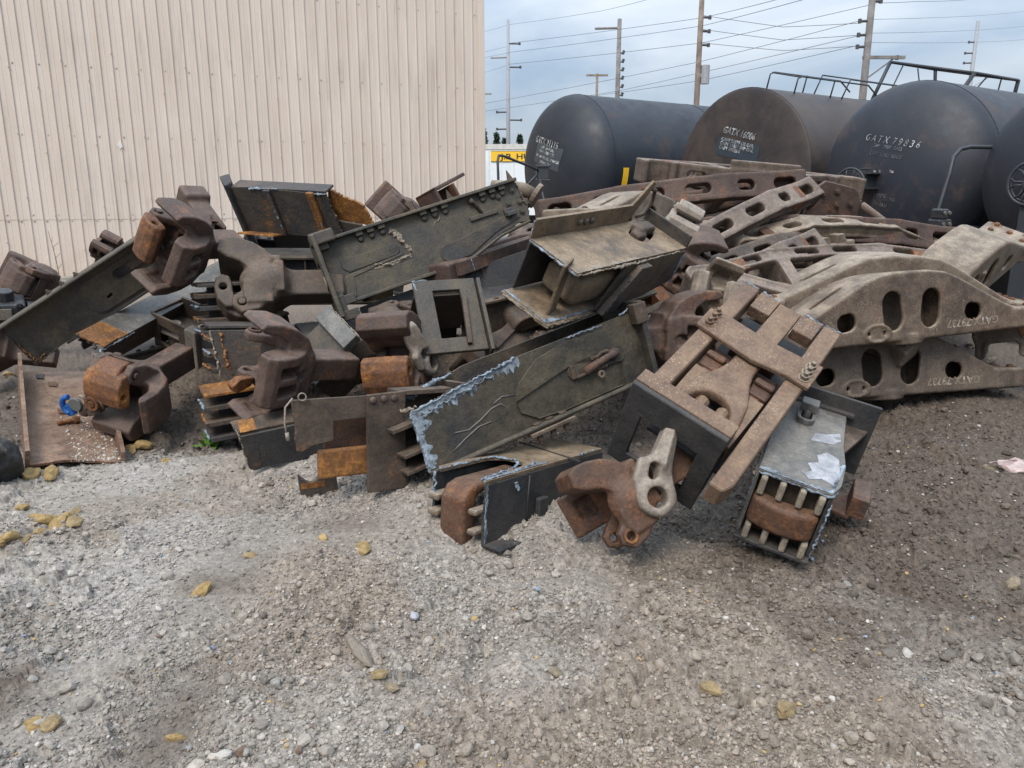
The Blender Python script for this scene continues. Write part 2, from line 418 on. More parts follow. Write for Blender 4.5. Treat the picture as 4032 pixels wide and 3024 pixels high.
def make_ground():
    ds = [0.9]
    while ds[-1] < 7.0: ds.append(ds[-1]*1.0023)
    while ds[-1] < 26: ds.append(ds[-1]*1.02)
    while ds[-1] < 1500: ds.append(ds[-1]*1.12)
    ds = np.array(ds)
    an = np.concatenate([np.linspace(-180, -48, 60, endpoint=False), np.linspace(-48, 48, 1150), np.linspace(48, 180, 61)[1:]])
    an = np.radians(an[:-1])
    A, D = np.meshgrid(an, ds); x = np.sin(A)*D; y = np.cos(A)*D
    near = 1-smooth(7, 20, D)
    z = ground_base(x, y)
    fl = flatness(x, y); k = (1-0.86*fl)*near
    # crumbled clods in four sizes
    for i, (s, a) in enumerate(((0.20, .36), (0.085, .52), (0.036, .66), (0.017, .72), (0.009, .55))):
        wx = x+0.5*s*(vnoise(x/s*1.9, y/s*1.9, 61+i)-.5); wy = y+0.5*s*(vnoise(x/s*1.9, y/s*1.9, 71+i)-.5)
        f, b = worley(wx/s, wy/s, 100+i)
        lump = np.sqrt(np.clip(1-(f/0.78)**2, 0, 1))*(0.15+0.85*b**1.5)
        m = smooth(0.38, 0.58, vnoise(x/(s*6), y/(s*6), 40+i)) if i < 3 else 0.35+0.65*smooth(.3, .6, vnoise(x/(s*14), y/(s*14), 45+i))
        z = z+a*s*(lump-0.35)*m*k
    z = z+0.005*(fbm(x*60, y*60, 77, 3)-.5)*near
    _, b1 = worley(x/.014, y/.014, 301); f2, b2 = worley(x/.032, y/.032, 302); grain = 1+near*(.42*(b1-.5)+.34*(b2-.5)*(f2 < .55))*(1-.7*fl)
    n = len(an); m = len(ds)
    V = np.stack([x.ravel(), y.ravel(), z.ravel()], 1)
    ii = np.arange(m-1)[:, None]*n; j = np.arange(n)[None, :]; j2 = (j+1) % n
    Fq = np.stack([ii+j, ii+n+j, ii+n+j2, ii+j2], -1).reshape(-1, 4)
    c0 = len(V); V = np.vstack([V, [[0, 0, 0]]])
    me = mesh_np('ground', V, Fq[:, ::-1])
    # earth colours by place: grey gravel, tan dust, dark damp mud, also for shade among the pile
    grey = np.array([.226, .203, .178]); tan = np.array([.188, .155, .124]); mud = np.array([.082, .065, .052]); pale = np.array([.262, .248, .228])
    w1 = smooth(.40, .62, fbm(x*1.1, y*1.1, 201, 5)); w2 = smooth(.42, .60, fbm(x*2.3+9, y*2.3, 202, 5))
    col = grey[None, None]*(1-w1[..., None]*.75)+tan*w1[..., None]*.75
    left = (smooth(-.7, -1.5, x+0.25*(fbm(x*2, y*2, 5, 3)-.5))*(1-0.7*w2))[..., None]
    col = col*(1-left*.7)+pale*left*.7
    right = smooth(0.45, 1.8, x+0.30*(y-3)+0.9*(fbm(x*1.6, y*1.6, 6, 4)-.5))
    back = smooth(4.3, 5.0, y+0.6*(fbm(x*1.5, y*1.5, 8, 3)-.5))  # shade in the pile's gaps painted as dark earth
    fg = smooth(2.1, 3.2, y+.5*(w2-.5))
    dk = np.clip(np.maximum(right*(0.42+0.55*fg), back*0.92)+0.5*w2*w1*right, 0, 1)
    strips = 0.7*blob(x, y, -1.28, 3.15, .16, .6, 4)+.75*blob(x, y, -1.05, 2.05, .14, .4)+.8*blob(x, y, -1.75, 2.3, .25, .35)+.7*blob(x, y, -2.1, 2.75, .3, .12)+.6*blob(x, y, 0.95, 3.1, .35, .16)+.5*blob(x, y, 0.15, 2.6, .2, .1)+.45*blob(x, y, -.9, 3.6, .4, .1)
    dk = np.maximum(dk, np.clip(strips, 0, 1)*(.45+.55*w2))[..., None]
    col = col*(1-dk)+mud*dk
    col = col*grain[..., None]
    far = smooth(10, 22, np.hypot(x, y))[..., None]
    col = col*(1-far)+np.array([.26, .225, .185])*far
    cols = np.concatenate([col.reshape(-1, 3), [[.2, .2, .2]]]); cols = np.hstack([cols, np.ones((len(cols), 1))]).astype(np.float32)
    at = me.color_attributes.new('earth', 'FLOAT_COLOR', 'POINT'); at.data.foreach_set('color', cols.ravel())
    m_, t, b = new_mat('earth')
    ca = nd(t, 'ShaderNodeVertexColor', layer_name='earth').outputs[0]
    tc = nd(t, 'ShaderNodeTexCoord').outputs['Object']
    v = rmp(t, nz(t, tc, 38, 8, .72), .32, .70, (.62, .60, .58, 1), (1.38, 1.38, 1.38, 1))
    v2 = rmp(t, nz(t, tc, 240, 3, .6), .3, .7, (.75, .75, .75, 1), (1.25, 1.25, 1.25, 1))
    t.links.new(mixc(t, 1, mixc(t, 1, ca, v, 'MULTIPLY'), v2, 'MULTIPLY'), b.inputs['Base Color'])
    b.inputs['Roughness'].default_value = .92; b.inputs['Specular IOR Level'].default_value = .25
    bp = nd(t, 'ShaderNodeBump', {'Strength': .5, 'Distance': .006, 'Height': nz(t, tc, 160, 5, .65)}); t.links.new(bp.outputs[0], b.inputs['Normal'])
    o = obj('ground', me, m_); tag(o, kind='structure')
    return x, y, z, col
GX, GY, GZ, GC = make_ground()
_ga = np.degrees(np.arctan2(GX[0], GY[0]))
def ground_at(x, y):
    """height and colour of the built ground at points (nearest grid vertex)"""
    a = np.degrees(np.arctan2(x, y)); d = np.hypot(x, y)
    j = np.clip(np.searchsorted(_ga, a), 0, len(_ga)-1); i = np.clip(np.searchsorted(np.hypot(GX[:, 0], GY[:, 0]), d), 0, len(GX)-1)
    return GZ[i, j], GC[i, j]

def ico(sub):
    bm = bmesh.new(); bmesh.ops.create_icosphere(bm, subdivisions=sub, radius=1)
    V = np.array([v.co[:] for v in bm.verts]); Fc = np.array([[v.index for v in f.verts] for f in bm.faces]); bm.free()
    return V, Fc
def rock_shape(sub, seed, rough=.30, ang=0.0):
    V, Fc = ico(sub); g = np.random.default_rng(seed)
    V = V*(1+rough*(vnoise3(V[:, 0]*1.3+seed, V[:, 1]*1.3, V[:, 2]*1.3, seed)-.5)[:, None]*2)
    for _ in range(7):                                   # chip flat faces off
        d = g.normal(size=3); d /= np.linalg.norm(d); h = g.uniform(.62, .85)
        p = V@d; V = V-np.where(p > h, (p-h)*.9, 0)[:, None]*d
    V = V*(1+.10*(vnoise3(V[:, 0]*4, V[:, 1]*4, V[:, 2]*4, seed+3)-.5)[:, None])
    return V*g.uniform([.8, .65, .5], [1.1, .95, .8]), Fc
def rot_mats(g, n):
    q = g.normal(size=(n, 4)); q /= np.linalg.norm(q, axis=1)[:, None]; w, x, y, z = q.T
    return np.stack([np.stack([1-2*(y*y+z*z), 2*(x*y-z*w), 2*(x*z+y*w)], -1), np.stack([2*(x*y+z*w), 1-2*(x*x+z*z), 2*(y*z-x*w)], -1), np.stack([2*(x*z-y*w), 2*(y*z+x*w), 1-2*(x*x+y*y)], -1)], 1)
def scatter(name, pts, size, cols, subs, seed, sink=.25):
    g = np.random.default_rng(seed); n = len(pts); Vs = []; Fs = []; Cs = []; b = 0
    shapes = [rock_shape(subs, seed*10+k) for k in range(7)]; pick = g.integers(0, 7, n); M = rot_mats(g, n)
    for k in range(7):
        idx = np.nonzero(pick == k)[0]; V, Fc = shapes[k]
        W = np.einsum('nij,vj->nvi', M[idx], V)*size[idx, None, None]; W[..., 2] *= .8
        W += pts[idx, None, :]; W[..., 2] += (size[idx]*(.55-sink))[:, None]
        Vs.append(W.reshape(-1, 3)); Fs.append((Fc[None]+(np.arange(len(idx))*len(V))[:, None, None]+b).reshape(-1, 3)); b += len(idx)*len(V)
        Cs.append(np.repeat(cols[idx], len(V), 0))
    me = mesh_np(name, np.concatenate(Vs), np.concatenate(Fs), smooth=False)
    cc = np.concatenate(Cs); cc = np.hstack([cc, np.ones((len(cc), 1))]).astype(np.float32)
    at = me.color_attributes.new('stone', 'FLOAT_COLOR', 'POINT'); at.data.foreach_set('color', cc.ravel())
    return me
def stone_mat():
    m_, t, b = new_mat('stone')
    ca = nd(t, 'ShaderNodeVertexColor', layer_name='stone').outputs[0]; tc = nd(t, 'ShaderNodeTexCoord').outputs['Object']
    v = rmp(t, nz(t, tc, 70, 6, .7), .3, .72, (.70, .69, .67, 1), (1.28, 1.28, 1.28, 1))
    t.links.new(mixc(t, 1, ca, v, 'MULTIPLY'), b.inputs['Base Color']); b.inputs['Roughness'].default_value = .9; b.inputs['Specular IOR Level'].default_value = .25
    bp = nd(t, 'ShaderNodeBump', {'Strength': .35, 'Distance': .004, 'Height': nz(t, tc, 220, 4)}); t.links.new(bp.outputs[0], b.inputs['Normal'])
    return m_
M_STONE = stone_mat()
def gravel(name, n, smin, smax, pw, subs, seed, dmax=7.5, light=.5):
    g = np.random.default_rng(seed)
    a = np.radians(g.uniform(-44, 44, n*2)); d = 1.35*np.exp(g.uniform(0, 1, n*2)*math.log(dmax/1.35)); x = np.sin(a)*d; y = np.cos(a)*d
    keep = g.uniform(size=n*2) < (1-.80*flatness(x, y))*(0.35+.65*smooth(.40, .58, fbm(x*2.6, y*2.6, seed, 3)))
    x, y = x[keep][:n], y[keep][:n]; n = len(x)
    z, c = ground_at(x, y)
    size = np.minimum(smax, smin*(1-g.uniform(size=n))**(-1/pw))
    lum = c.mean(1)
    br = g.uniform(.80, 1.42, n)[:, None]; col = c*br
    white = (g.uniform(size=n) < light*(.25+.75*smooth(.15, .33, lum)))[:, None]
    col = np.where(white, np.array([.33, .31, .285])*g.uniform(.6, 1.3, n)[:, None], col)
    odd = g.uniform(size=n); col[odd < .006] = [.33, .235, .11]; col[(odd > .012) & (odd < .015)] = [.20, .24, .30]; col[(odd > .03) & (odd < .04)] = [.14, .10, .075]
    o = obj(name, scatter(name, np.stack([x, y, z], 1), size, np.clip(col, 0, .75), subs, seed), M_STONE)
    tag(o, kind='stuff'); return o
tag(gravel('gravel', 150000, .0030, .011, 2.1, 1, 21, light=.15), 'fine pale grey gravel and crumbled clods scattered over the yard ground', 'gravel', kind='stuff')
tag(gravel('stones', 8500, .0075, .030, 2.7, 2, 22, light=.15), 'loose grey stones and clods strewn over the yard ground', 'stones', kind='stuff')

# ================================================================== METAL BUILDING
def building():
    root = thing('metal_building', 'beige corrugated metal building with stained ribbed wall at left', 'building', frame((-0.77, 19.9, -.3), (-.925, -.38, 0), (.38, -.925, 0), (0, 0, 1)))
    # local: x along the wall away from the corner, y towards the yard, z up
    def sheet(z0, z1, y0, L=24):
        P = 0.23; prof = [(0, 0), (.088, 0), (.093, .004), (.103, .004), (.108, 0), (.185, 0), (.197, .026), (.218, .026), (.23, 0)]
        pts = []
        for i in range(int(L/P)):
            for px, py in prof[:-1]: pts.append((i*P+px, py))
        pts = np.array(pts); n = len(pts); zs = np.linspace(z0, z1, 24)
        V = []
        for z in zs:
            dent = .012*(vnoise(pts[:, 0]*1.1, pts[:, 0]*0+z*.9, 4)-.5)
            V.append(np.stack([pts[:, 0], pts[:, 1]+y0+dent, np.full(n, z)], 1))
        V = np.concatenate(V); i = np.arange(n-1)[None]; r = np.arange(len(zs)-1)[:, None]*n
        return mesh_np('wall_panel', V, np.stack([r+i, r+i+n, r+i+n+1, r+i+1], -1).reshape(-1, 4), smooth=False)
    m, t, b = new_mat('beige siding')
    tc = nd(t, 'ShaderNodeTexCoord').outputs['Object']
    mp = nd(t, 'ShaderNodeMapping', {0: tc}); mp.inputs['Scale'].default_value = (1.2, 1.2, .22)
    st = rmp(t, nz(t, mp.outputs[0], 1.6, 7, .66, .4), .36, .66)
    base = mixc(t, st, (.50, .425, .362), (.56, .49, .43))
    mp2 = nd(t, 'ShaderNodeMapping', {0: tc}); mp2.inputs['Scale'].default_value = (7, 7, .35)
    sep = nd(t, 'ShaderNodeSeparateXYZ', {0: tc})
    streak = mth(t, 'MULTIPLY', rmp(t, nz(t, mp2.outputs[0], 1.0, 6, .7), .50, .68), rmp(t, nz(t, tc, .55, 4, .6), .46, .60))
    col = mixc(t, mth(t, 'MULTIPLY', streak, .60), base, (.30, .27, .24))
    mud = mth(t, 'MULTIPLY', nd(t, 'ShaderNodeMapRange', {0: sep.outputs[2], 1: .15, 2: 1.3, 3: 1, 4: 0}).outputs[0], rmp(t, nz(t, tc, 3, 6, .65), .40, .60))
    col = mixc(t, mth(t, 'MULTIPLY', mud, .65), col, (.48, .37, .28))
    t.links.new(col, b.inputs['Base Color']); b.inputs['Roughness'].default_value = .55
    obj('wall_panel', sheet(1.52, 10.0, .006), m, root)
    obj('wall_panel', sheet(0.05, 1.56, 0), m, root)
    tr = MB(); tr.box((-.10, -.12, 0), (.03, .045, 10)); tr.box((-.10, .045, 0), (-.02, .055, 10))
    tr.build('corner_trim', m, root, .006)
    back = MB(); back.box((-.06, -14, 0), (24, -.12, 10.0)); back.build('shell', plain('siding shade', (.5, .42, .35)), root)
    sc = MB()
    for row, (z, per) in enumerate(((1.62, .46), (1.50, .23), (3.2, .46), (4.55, .46), (6.2, .46))):
        x = .14
        while x < 20:
            sc.cyl((x, .0, z), (x, .018, z), .013, 6); sc.cyl((x, .0, z), (x, .010, z), .02, 8); x += per
    for i in range(0, 80, 2):
        for q in range(4):
            z = .35+q*1.25+(i*37 % 10)*.09
            sc.cyl((i*.23+.2075, .02, z), (i*.23+.2075, .045, z), .014, 6)
    sc.build('screws', plain('screw', (.45, .37, .31)), root)
    ts = MB(); ts.add([(8.03, .036, 3.15), (8.10, .040, 3.05), (8.06, .044, 2.95), (8.0, .040, 3.0)], [(0, 1, 2, 3), (3, 2, 1, 0)])
    ts.build('torn_flap', plain('torn metal', (.6, .56, .52)), root)
building()

# ================================================================== SKYLINE: poles, wires, trees, trailer
M_WOOD = plain('weathered pole wood', (.17, .135, .11), .9, .35, 3, .3)
M_WOOD2 = plain('grey pole wood', (.16, .15, .145), .9, .3, 3, .3)
M_STEEL = plain('galvanised pole', (.25, .26, .28), .6, .15)
M_DARK = plain('dark fitting', (.05, .05, .055), .6, .2)
def pole(name, label, x, y, h, r0, r1, mat, lean=(0, 0), arms=(), ins=(), cat='utility pole', extra=None):
    root = thing(name, label, cat, Matrix.Translation((x, y, -.4)) @ Euler((lean[1], lean[0], 0)).to_matrix().to_4x4(), 'utility poles beyond the tank cars')
    p = MB(); p.tube([(0, 0, 0), (0, 0, h*.5), (0, 0, h)], r0*.86, 10, r1*.86); p.build('shaft', mat, root, smooth=True)
    for (z, x0, x1, tip) in arms:
        a = MB(); a.box((x0, -.09, z-.08), (x1, .09, z+.08)) if tip is None else a.tube([(x0, 0, z), (x1, 0, z+tip)], .09, 8)
        if abs(x1) > 1.4 and x0 > -.5: a.tube([(0.1, 0, z-1.1), (x1*.75, 0, z)], .045, 6)
        a.build('crossarm', mat, root)
    for (z, s) in ins:
        i_ = MB(); i_.tube([(0, 0, z), (s*.75, 0, z-.02)], .07, 8); i_.cyl((s*.8, 0, z-.12), (s*.8, 0, z+.1), .10, 8)
        i_.build('insulator', M_DARK, root)
    if extra: extra(root)
    return root
def oils(root):
    tf = MB(); tf.cyl((.45, 0, 9.2), (.45, 0, 10.3), .28, 12); tf.box((0, -.1, 9.6), (.3, .1, 9.8)); tf.build('transformer', M_STEEL, root)
def fittings(root):
    for i in range(9):
        f = MB(); z = 8.2+i*.62; f.cyl((.3, 0, z), (.42, 0, z+.25), .12, 6); f.box((.1, -.05, z), (.45, .05, z+.08)); f.build('fitting', M_DARK, root)
pole('utility_pole', 'slim steel pole rising left of the round ended tank car', -.35, 75.2, 17.9, .30, .15, M_STEEL, arms=[(14.7, -1.6, 0, .05)],
     ins=[(15.9, 1.3), (13.9, 1.4), (10.0, -1.3), (9.3, 1.5), (8.5, -1.3)])
pole('utility_pole', 'short wooden pole with flat crossarm behind the round ended tank', 8.27, 79.6, 14.0, .20, .14, M_WOOD, arms=[(13.85, -1.05, 1.05, None)])
pole('utility_pole', 'dark wooden pole with a column of fittings down its right side', 8.34, 64.5, 15.7, .27, .19, M_WOOD2, arms=[(15.0, -1.9, 0, .05)], extra=fittings)
pole('utility_pole', 'tall brown pole with a grey transformer can rising between two tanks', 11.75, 51.8, 16.8, .25, .17, M_WOOD, ins=[(13.1, .7), (12.3, .7), (11.5, .7), (9.6, .4)], extra=oils)
pole('utility_pole', 'tall leaning pole with braced crossarm above the tank walkway frame', 19.45, 45.2, 15.2, .27, .19, M_WOOD2, arms=[(9.65, -.2, 2.1, None)],
     ins=[(12.5, .6), (11.5, -.7), (10.8, -.7), (10.2, -.7), (9.65, 2.1)])
pole('utility_pole', 'distant thin pole with braced crossarm furthest right on the skyline', 45.05, 80.4, 18.9, .27, .20, M_STEEL, arms=[(13.9, -.2, 2.6, None)], ins=[(17.0, -.8), (16.0, -1.1), (15.1, -1.1)])
lp = thing('street_lamp', 'small lamp arm reaching out past the building corner', 'street lamp', Matrix.Translation((-4.2, 63.6, -.3)))
l_ = MB(); l_.tube([(0, 0, 0), (0, 0, 9.6)], .12, 8, .08); l_.tube([(0, 0, 9.4), (.8, 0, 9.95), (1.9, 0, 10.05)], .05, 8); l_.build('post', M_STEEL, lp)
l_ = MB(); l_.box((1.8, -.12, 9.96), (2.6, .12, 10.1)); l_.build('lamp_head', M_STEEL, lp, .03)

WIRES = [[(-0.37, 75.28, 15.54), (11.83, 51.99, 12.7), (12.86, 39.22, 10.88)], [(-0.37, 75.08, 14.72), (11.83, 51.87, 12.21), (13.2, 37.03, 10.34)], [(-0.37, 74.84, 13.68), (11.83, 51.62, 11.18), (19.45, 45.65, 11.98)], [(-2.89, 79.29, 10.79), (12.25, 53.5, 10.4), (19.07, 45.46, 11.18)], [(-2.89, 79.12, 10.07), (8.44, 63.67, 9.96), (19.07, 45.27, 10.4)], [(5.41, 69.89, 10.16), (12.25, 53.21, 9.2), (18.97, 45.15, 9.87)], [(-2.89, 80.45, 15.66), (-0.46, 75.21, 15.25)], [(-2.89, 80.32, 15.14), (-0.46, 75.07, 14.68)], [(-2.89, 79.98, 13.71), (-0.46, 74.81, 13.57)], [(11.91, 52.02, 12.85), (15.86, 48.62, 11.49), (19.07, 45.43, 11.04)], [(11.91, 51.82, 12.0), (15.86, 48.44, 10.75), (19.04, 45.27, 10.4)], [(11.91, 51.62, 11.18), (15.86, 48.3, 10.15), (18.95, 45.13, 9.82)], [(19.59, 45.68, 12.11), (27.3, 56.58, 14.71), (45.0, 81.66, 20.74)], [(19.45, 45.47, 11.23), (63.25, 103.08, 24.34)], [(19.34, 45.3, 10.5), (63.25, 102.65, 22.57)], [(19.23, 45.18, 10.01), (63.25, 102.27, 20.97)], [(-3.08, 86.31, 18.67), (-0.19, 75.68, 17.21), (5.96, 56.43, 14.07), (7.19, 43.55, 11.82)]]
M_WIRE = plain('wire', (.10, .11, .13), .6, .1)
WLAB = ['highest wire sweeping up right from the slim steel pole', 'second wire sweeping up right from the slim steel pole', 'third wire running from the slim steel pole to the leaning pole',
        'long low wire reaching the leaning pole topmost of three', 'long low wire reaching the leaning pole middle of three', 'long low wire reaching the leaning pole bottom of three',
        'short wire left of the slim steel pole topmost', 'short wire left of the slim steel pole middle', 'short wire left of the slim steel pole lowest',
        'sagging wire from the transformer pole topmost', 'sagging wire from the transformer pole middle', 'sagging wire from the transformer pole lowest',
        'top wire leaving the leaning pole to the right', 'second wire leaving the leaning pole to the right', 'third wire leaving the leaning pole to the right', 'lowest wire leaving the leaning pole to the right',
        'faint wire at the very top of the sky over the steel pole']
for w, lab in zip(WIRES, WLAB):
    pts = []
    for a, b in zip(w[:-1], w[1:]):
        a, b = Vector(a), Vector(b)
        for i in range(12):
            q = i/12; p = a.lerp(b, q); p.z -= 4*q*(1-q)*.002*(b-a).length; pts.append(p)
    pts.append(Vector(w[-1]))
    m = MB(); m.tube(pts, .016 if len(w) > 2 and w[0][2] < 18 else .012, 5); o = m.build('power_line', M_WIRE, smooth=True)
    tag(o, lab, 'power line', 'power lines over the yard')

def conifer(label, x, y, h, w, seed):
    root = thing('conifer_tree', label, 'tree', Matrix.Translation((x, y, -.3)), 'conifers on the horizon')
    t = MB(); t.cyl((0, 0, 0), (0, 0, h*.95), .22, 7, .03); t.build('trunk', M_WOOD, root)
    g = np.random.default_rng(seed); n = 2600; q = g.uniform(0.12, 1, n)**.8; r = w*(1-q)**.85*(.35+.65*g.uniform(size=n))+.05
    tier = .75+.25*np.sin(q*46); r = r*tier; a = g.uniform(0, 6.283, n); P = np.stack([r*np.cos(a), r*np.sin(a), h*q-.12*r], 1)
    d = g.normal(size=(n, 3)); d[:, 2] -= .6; d /= np.linalg.norm(d, axis=1)[:, None]; e = g.normal(size=(n, 3)); s = g.uniform(.22, .5, n)[:, None]
    V = np.stack([P+d*s, P+e*s*.35, P-e*s*.35], 1).reshape(-1, 3)
    obj('crown', mesh_np('crown', V, np.arange(3*n).reshape(-1, 3), False), M_FIR, root)
M_FIR = plain('fir needles', (.030, .050, .034), .9, .5, 2)
for i, (lab, x, y, h, w) in enumerate([('conifer half hidden by the building corner', -3.3, 94, 10.0, 1.7), ('tallest free standing conifer left of the steel pole', -1.8, 94, 9.5, 1.5), ('small conifer just left of the steel pole foot', -.9, 96, 9.0, 1.0), ('conifer standing alone right of the steel pole', 0.92, 94, 9.3, 1.2)]):
    conifer(lab, x, y, h, w, 300+i)

def text_mesh(s, size, width=None, italic=0.0, spacing=1.0, bold=0.0):
    """flat lettering: vertices in x (along) and y (up), triangles"""
    cu = bpy.data.curves.new('t', 'FONT'); cu.body = s; cu.size = size/0.70; cu.space_character = spacing; cu.shear = italic; cu.resolution_u = 3; cu.offset = bold
    o = bpy.data.objects.new('t', cu); me = bpy.data.meshes.new_from_object(o)
    me.calc_loop_triangles(); V = np.array([v.co[:] for v in me.vertices]); T = np.array([t.vertices[:] for t in me.loop_triangles])
    bpy.data.objects.remove(o); bpy.data.curves.remove(cu); bpy.data.meshes.remove(me)
    V[:, 0] -= V[:, 0].min()
    if width: V[:, 0] *= width/V[:, 0].max()
    return V, T
def lettering(name, s, p0, p1, size, place, mat, parent, **k):
    """words from p0 to p1 (2-D) on a surface given by place(u, v) -> 3-D"""
    L = math.hypot(p1[0]-p0[0], p1[1]-p0[1]); c, sn = (p1[0]-p0[0])/L, (p1[1]-p0[1])/L
    V, T = text_mesh(s, size, L, **k)
    u = p0[0]+V[:, 0]*c-V[:, 1]*sn; v = p0[1]+V[:, 0]*sn+V[:, 1]*c
    W = np.array([place(a, b) for a, b in zip(u, v)])
    me = bpy.data.meshes.new(name); me.from_pydata([tuple(w) for w in W], [], [tuple(map(int, t)) for t in T]); me.update()
    return obj(name, me, mat, parent)
def stencil(name, c, under, amt):
    m, t, b = new_mat(name); tc = nd(t, 'ShaderNodeTexCoord').outputs['Object']
    n = mth(t, 'ADD', mth(t, 'MULTIPLY', nz(t, tc, 9, 3), .45), mth(t, 'MULTIPLY', nz(t, tc, 55, 5, .7), .55))
    t.links.new(mixc(t, rmp(t, n, amt-.06, amt+.05), c, under), b.inputs['Base Color']); b.inputs['Roughness'].default_value = .8
    return m
M_WHITE = stencil('white stencil paint', (.52, .53, .53), (.10, .105, .11), .46)
M_FADE = stencil('faded stencil paint', (.30, .31, .33), (.05, .055, .065), .45)

def trailer():
    root = thing('semi_trailer', 'white box trailer with yellow name panel parked behind building corner', 'trailer', Matrix.Translation((-6.5, 36.6, -.25)))
    w = plain('trailer white', (.66, .71, .75), .4, .06, 2)
    b = MB(); b.box((0, 0, 1.2), (16, 2.5, 4.28)); b.build('body', w, root)
    t = MB(); t.box((-.02, -.03, 4.13), (16.02, 2.53, 4.36)); t.build('top_rail', plain('rail grey', (.50, .50, .48), .5), root)
    l = MB()
    for i in range(28): l.box((.3+i*.57, -.015, 1.25), (.34+i*.57, -.002, 4.12))
    l.build('seams', plain('seam grey', (.58, .63, .67), .5), root)
    y = MB(); y.box((5.54, -.035, 3.60), (9.2, -.017, 4.05)); y.build('name_panel', plain('panel yellow', (.75, .46, .03), .5, .05), root)
    d = plain('panel black', (.02, .02, .02), .5)
    f = MB()
    for q in ((5.54, 3.59, 9.2, 3.605), (5.54, 4.045, 9.2, 4.06)): f.box((q[0], -.04, q[1]), (q[2], -.03, q[3]))
    f.build('panel_edge', d, root)
    lettering('lettering', 'J.B. HUNT', (5.96, 3.70), (7.95, 3.70), .24, lambda u, v: (u, -.04, v), d, root, bold=.006)
    u_ = MB(); u_.box((3, .8, .6), (15, 1.7, 1.2))
    for xx in (13.2, 14.5):
        for yy in (.2, 2.0): u_.cyl((xx, yy, .5), (xx, yy+.35, .5), .5, 18)
    u_.build('running_gear', d, root)
trailer()

# ================================================================== TANK CARS
PHI = R(57); AX = Vector((math.sin(PHI), math.cos(PHI), 0)); LF = Vector((-math.cos(PHI), math.sin(PHI), 0)); ZZ = Vector((0, 0, 1))
def tank_paint(name, c, rustc, amt):
    m, t, b = new_mat(name); tc = nd(t, 'ShaderNodeTexCoord').outputs['Object']
    n = nz(t, tc, .9, 6, .62, .5); n2 = nz(t, tc, 3.2, 7, .7)
    col = mixc(t, rmp(t, n, .38, .66), c, tuple(q*1.5 for q in c))
    col = mixc(t, mth(t, 'MULTIPLY', rmp(t, mth(t, 'ADD', mth(t, 'MULTIPLY', n, .5), mth(t, 'MULTIPLY', n2, .5)), .62-.22*amt, .72-.12*amt), .75), col, rustc)
    t.links.new(col, b.inputs['Base Color']); t.links.new(rmp(t, n2, .3, .7, (.50,)*3+(1,), (.70,)*3+(1,)), b.inputs['Roughness'])
    b.inputs['Specular IOR Level'].default_value = .5
    bp = nd(t, 'ShaderNodeBump', {'Strength': .12, 'Distance': .01, 'Height': nz(t, tc, 9, 5, .6)}); t.links.new(bp.outputs[0], b.inputs['Normal'])
    return m
M_BLACK = plain('black railing paint', (.028, .032, .038), .5, .2)
M_YEL = plain('yellow marking', (.72, .42, .02), .55, .1)
def tank_car(label, c, Rr, dep, L, paint, headpaint=None, bands=(3.2, 6.4, 9.6)):
    M = frame(Vector(c), AX, LF, ZZ); root = thing('tank_car', label, 'tank car', M, 'scrapped tank cars behind the pile')
    n = 72
    def revolve(prof):
        V = []; 
        for x, r in prof:
            for k in range(n): t = 2*math.pi*k/n; V.append((x, r*math.cos(t), r*math.sin(t)))
        i = np.arange(len(prof)-1)[:, None]*n; k = np.arange(n)[None]; k2 = (k+1) % n
        return np.array(V), np.stack([i+k, i+k2, i+n+k2, i+n+k], -1).reshape(-1, 4)
    V, Fq = revolve([(0.01, Rr), (L*.3, Rr), (L*.6, Rr), (L, Rr)]); obj('shell', mesh_np('shell', V, Fq), paint, root)
    prof = [(-dep*math.cos(q)*1.0, max(.002, Rr*math.sin(q))) for q in np.linspace(0.001, math.pi/2, 20)]
    V, Fq = revolve(prof); obj('head', mesh_np('head', V, Fq), headpaint or paint, root)
    V, Fq = revolve([(L, Rr)]+[(L+dep*math.sin(q), max(.002, Rr*math.cos(q))) for q in np.linspace(0, math.pi/2, 8)]); obj('head', mesh_np('head', V, Fq), paint, root)
    w = MB()
    for x in (0,)+tuple(bands): w.ring((x-.008, 0, 0), (1, 0, 0), Rr+.006, Rr-.01, .016, 72)
    w.build('weld_seam', paint, root)
    g = gz(c[0], c[1]); zb = -(c[2]-Rr*.80)+g
    for x in (1.6, L-1.6):
        s = MB(); s.box((x-.25, -Rr*.8, -c[2]-.35), (x+.25, Rr*.8, -Rr*.55)); s.build('cradle', M_BLACK, root)
    place = lambda u, v, off=.012: (-dep*math.sqrt(max(0, 1-(u*u+v*v)/(Rr*Rr)))-off, -u, v)
    return root, M, place
def patch(name, quad, place, mat, root, n=8, off=.006):
    V = []; (a, b, c, d) = quad
    for i in range(n+1):
        for j in range(n+1):
            p = i/n; q = j/n
            u = (a[0]*(1-p)+b[0]*p)*(1-q)+(d[0]*(1-p)+c[0]*p)*q; v = (a[1]*(1-p)+b[1]*p)*(1-q)+(d[1]*(1-p)+c[1]*p)*q
            V.append(place(u, v, off))
    Fq = [(i*(n+1)+j, i*(n+1)+j+1, (i+1)*(n+1)+j+1, (i+1)*(n+1)+j) for i in range(n) for j in range(n)]
    return obj(name, mesh_np(name, np.array(V), np.array(Fq)), mat, root)
def world_part(mb, name, mat, root, M, **k):
    return mb.build(name, mat, root, M=M.inverted(), **k)

P_BLUE = tank_paint('blue black tank paint', (.008, .0115, .018), (.050, .035, .030), .35)
P_BROWN = tank_paint('rusty black tank paint', (.018, .014, .015), (.058, .042, .032), .9)
P_DULL = tank_paint('dull black tank paint', (.009, .012, .019), (.075, .045, .035), .45)
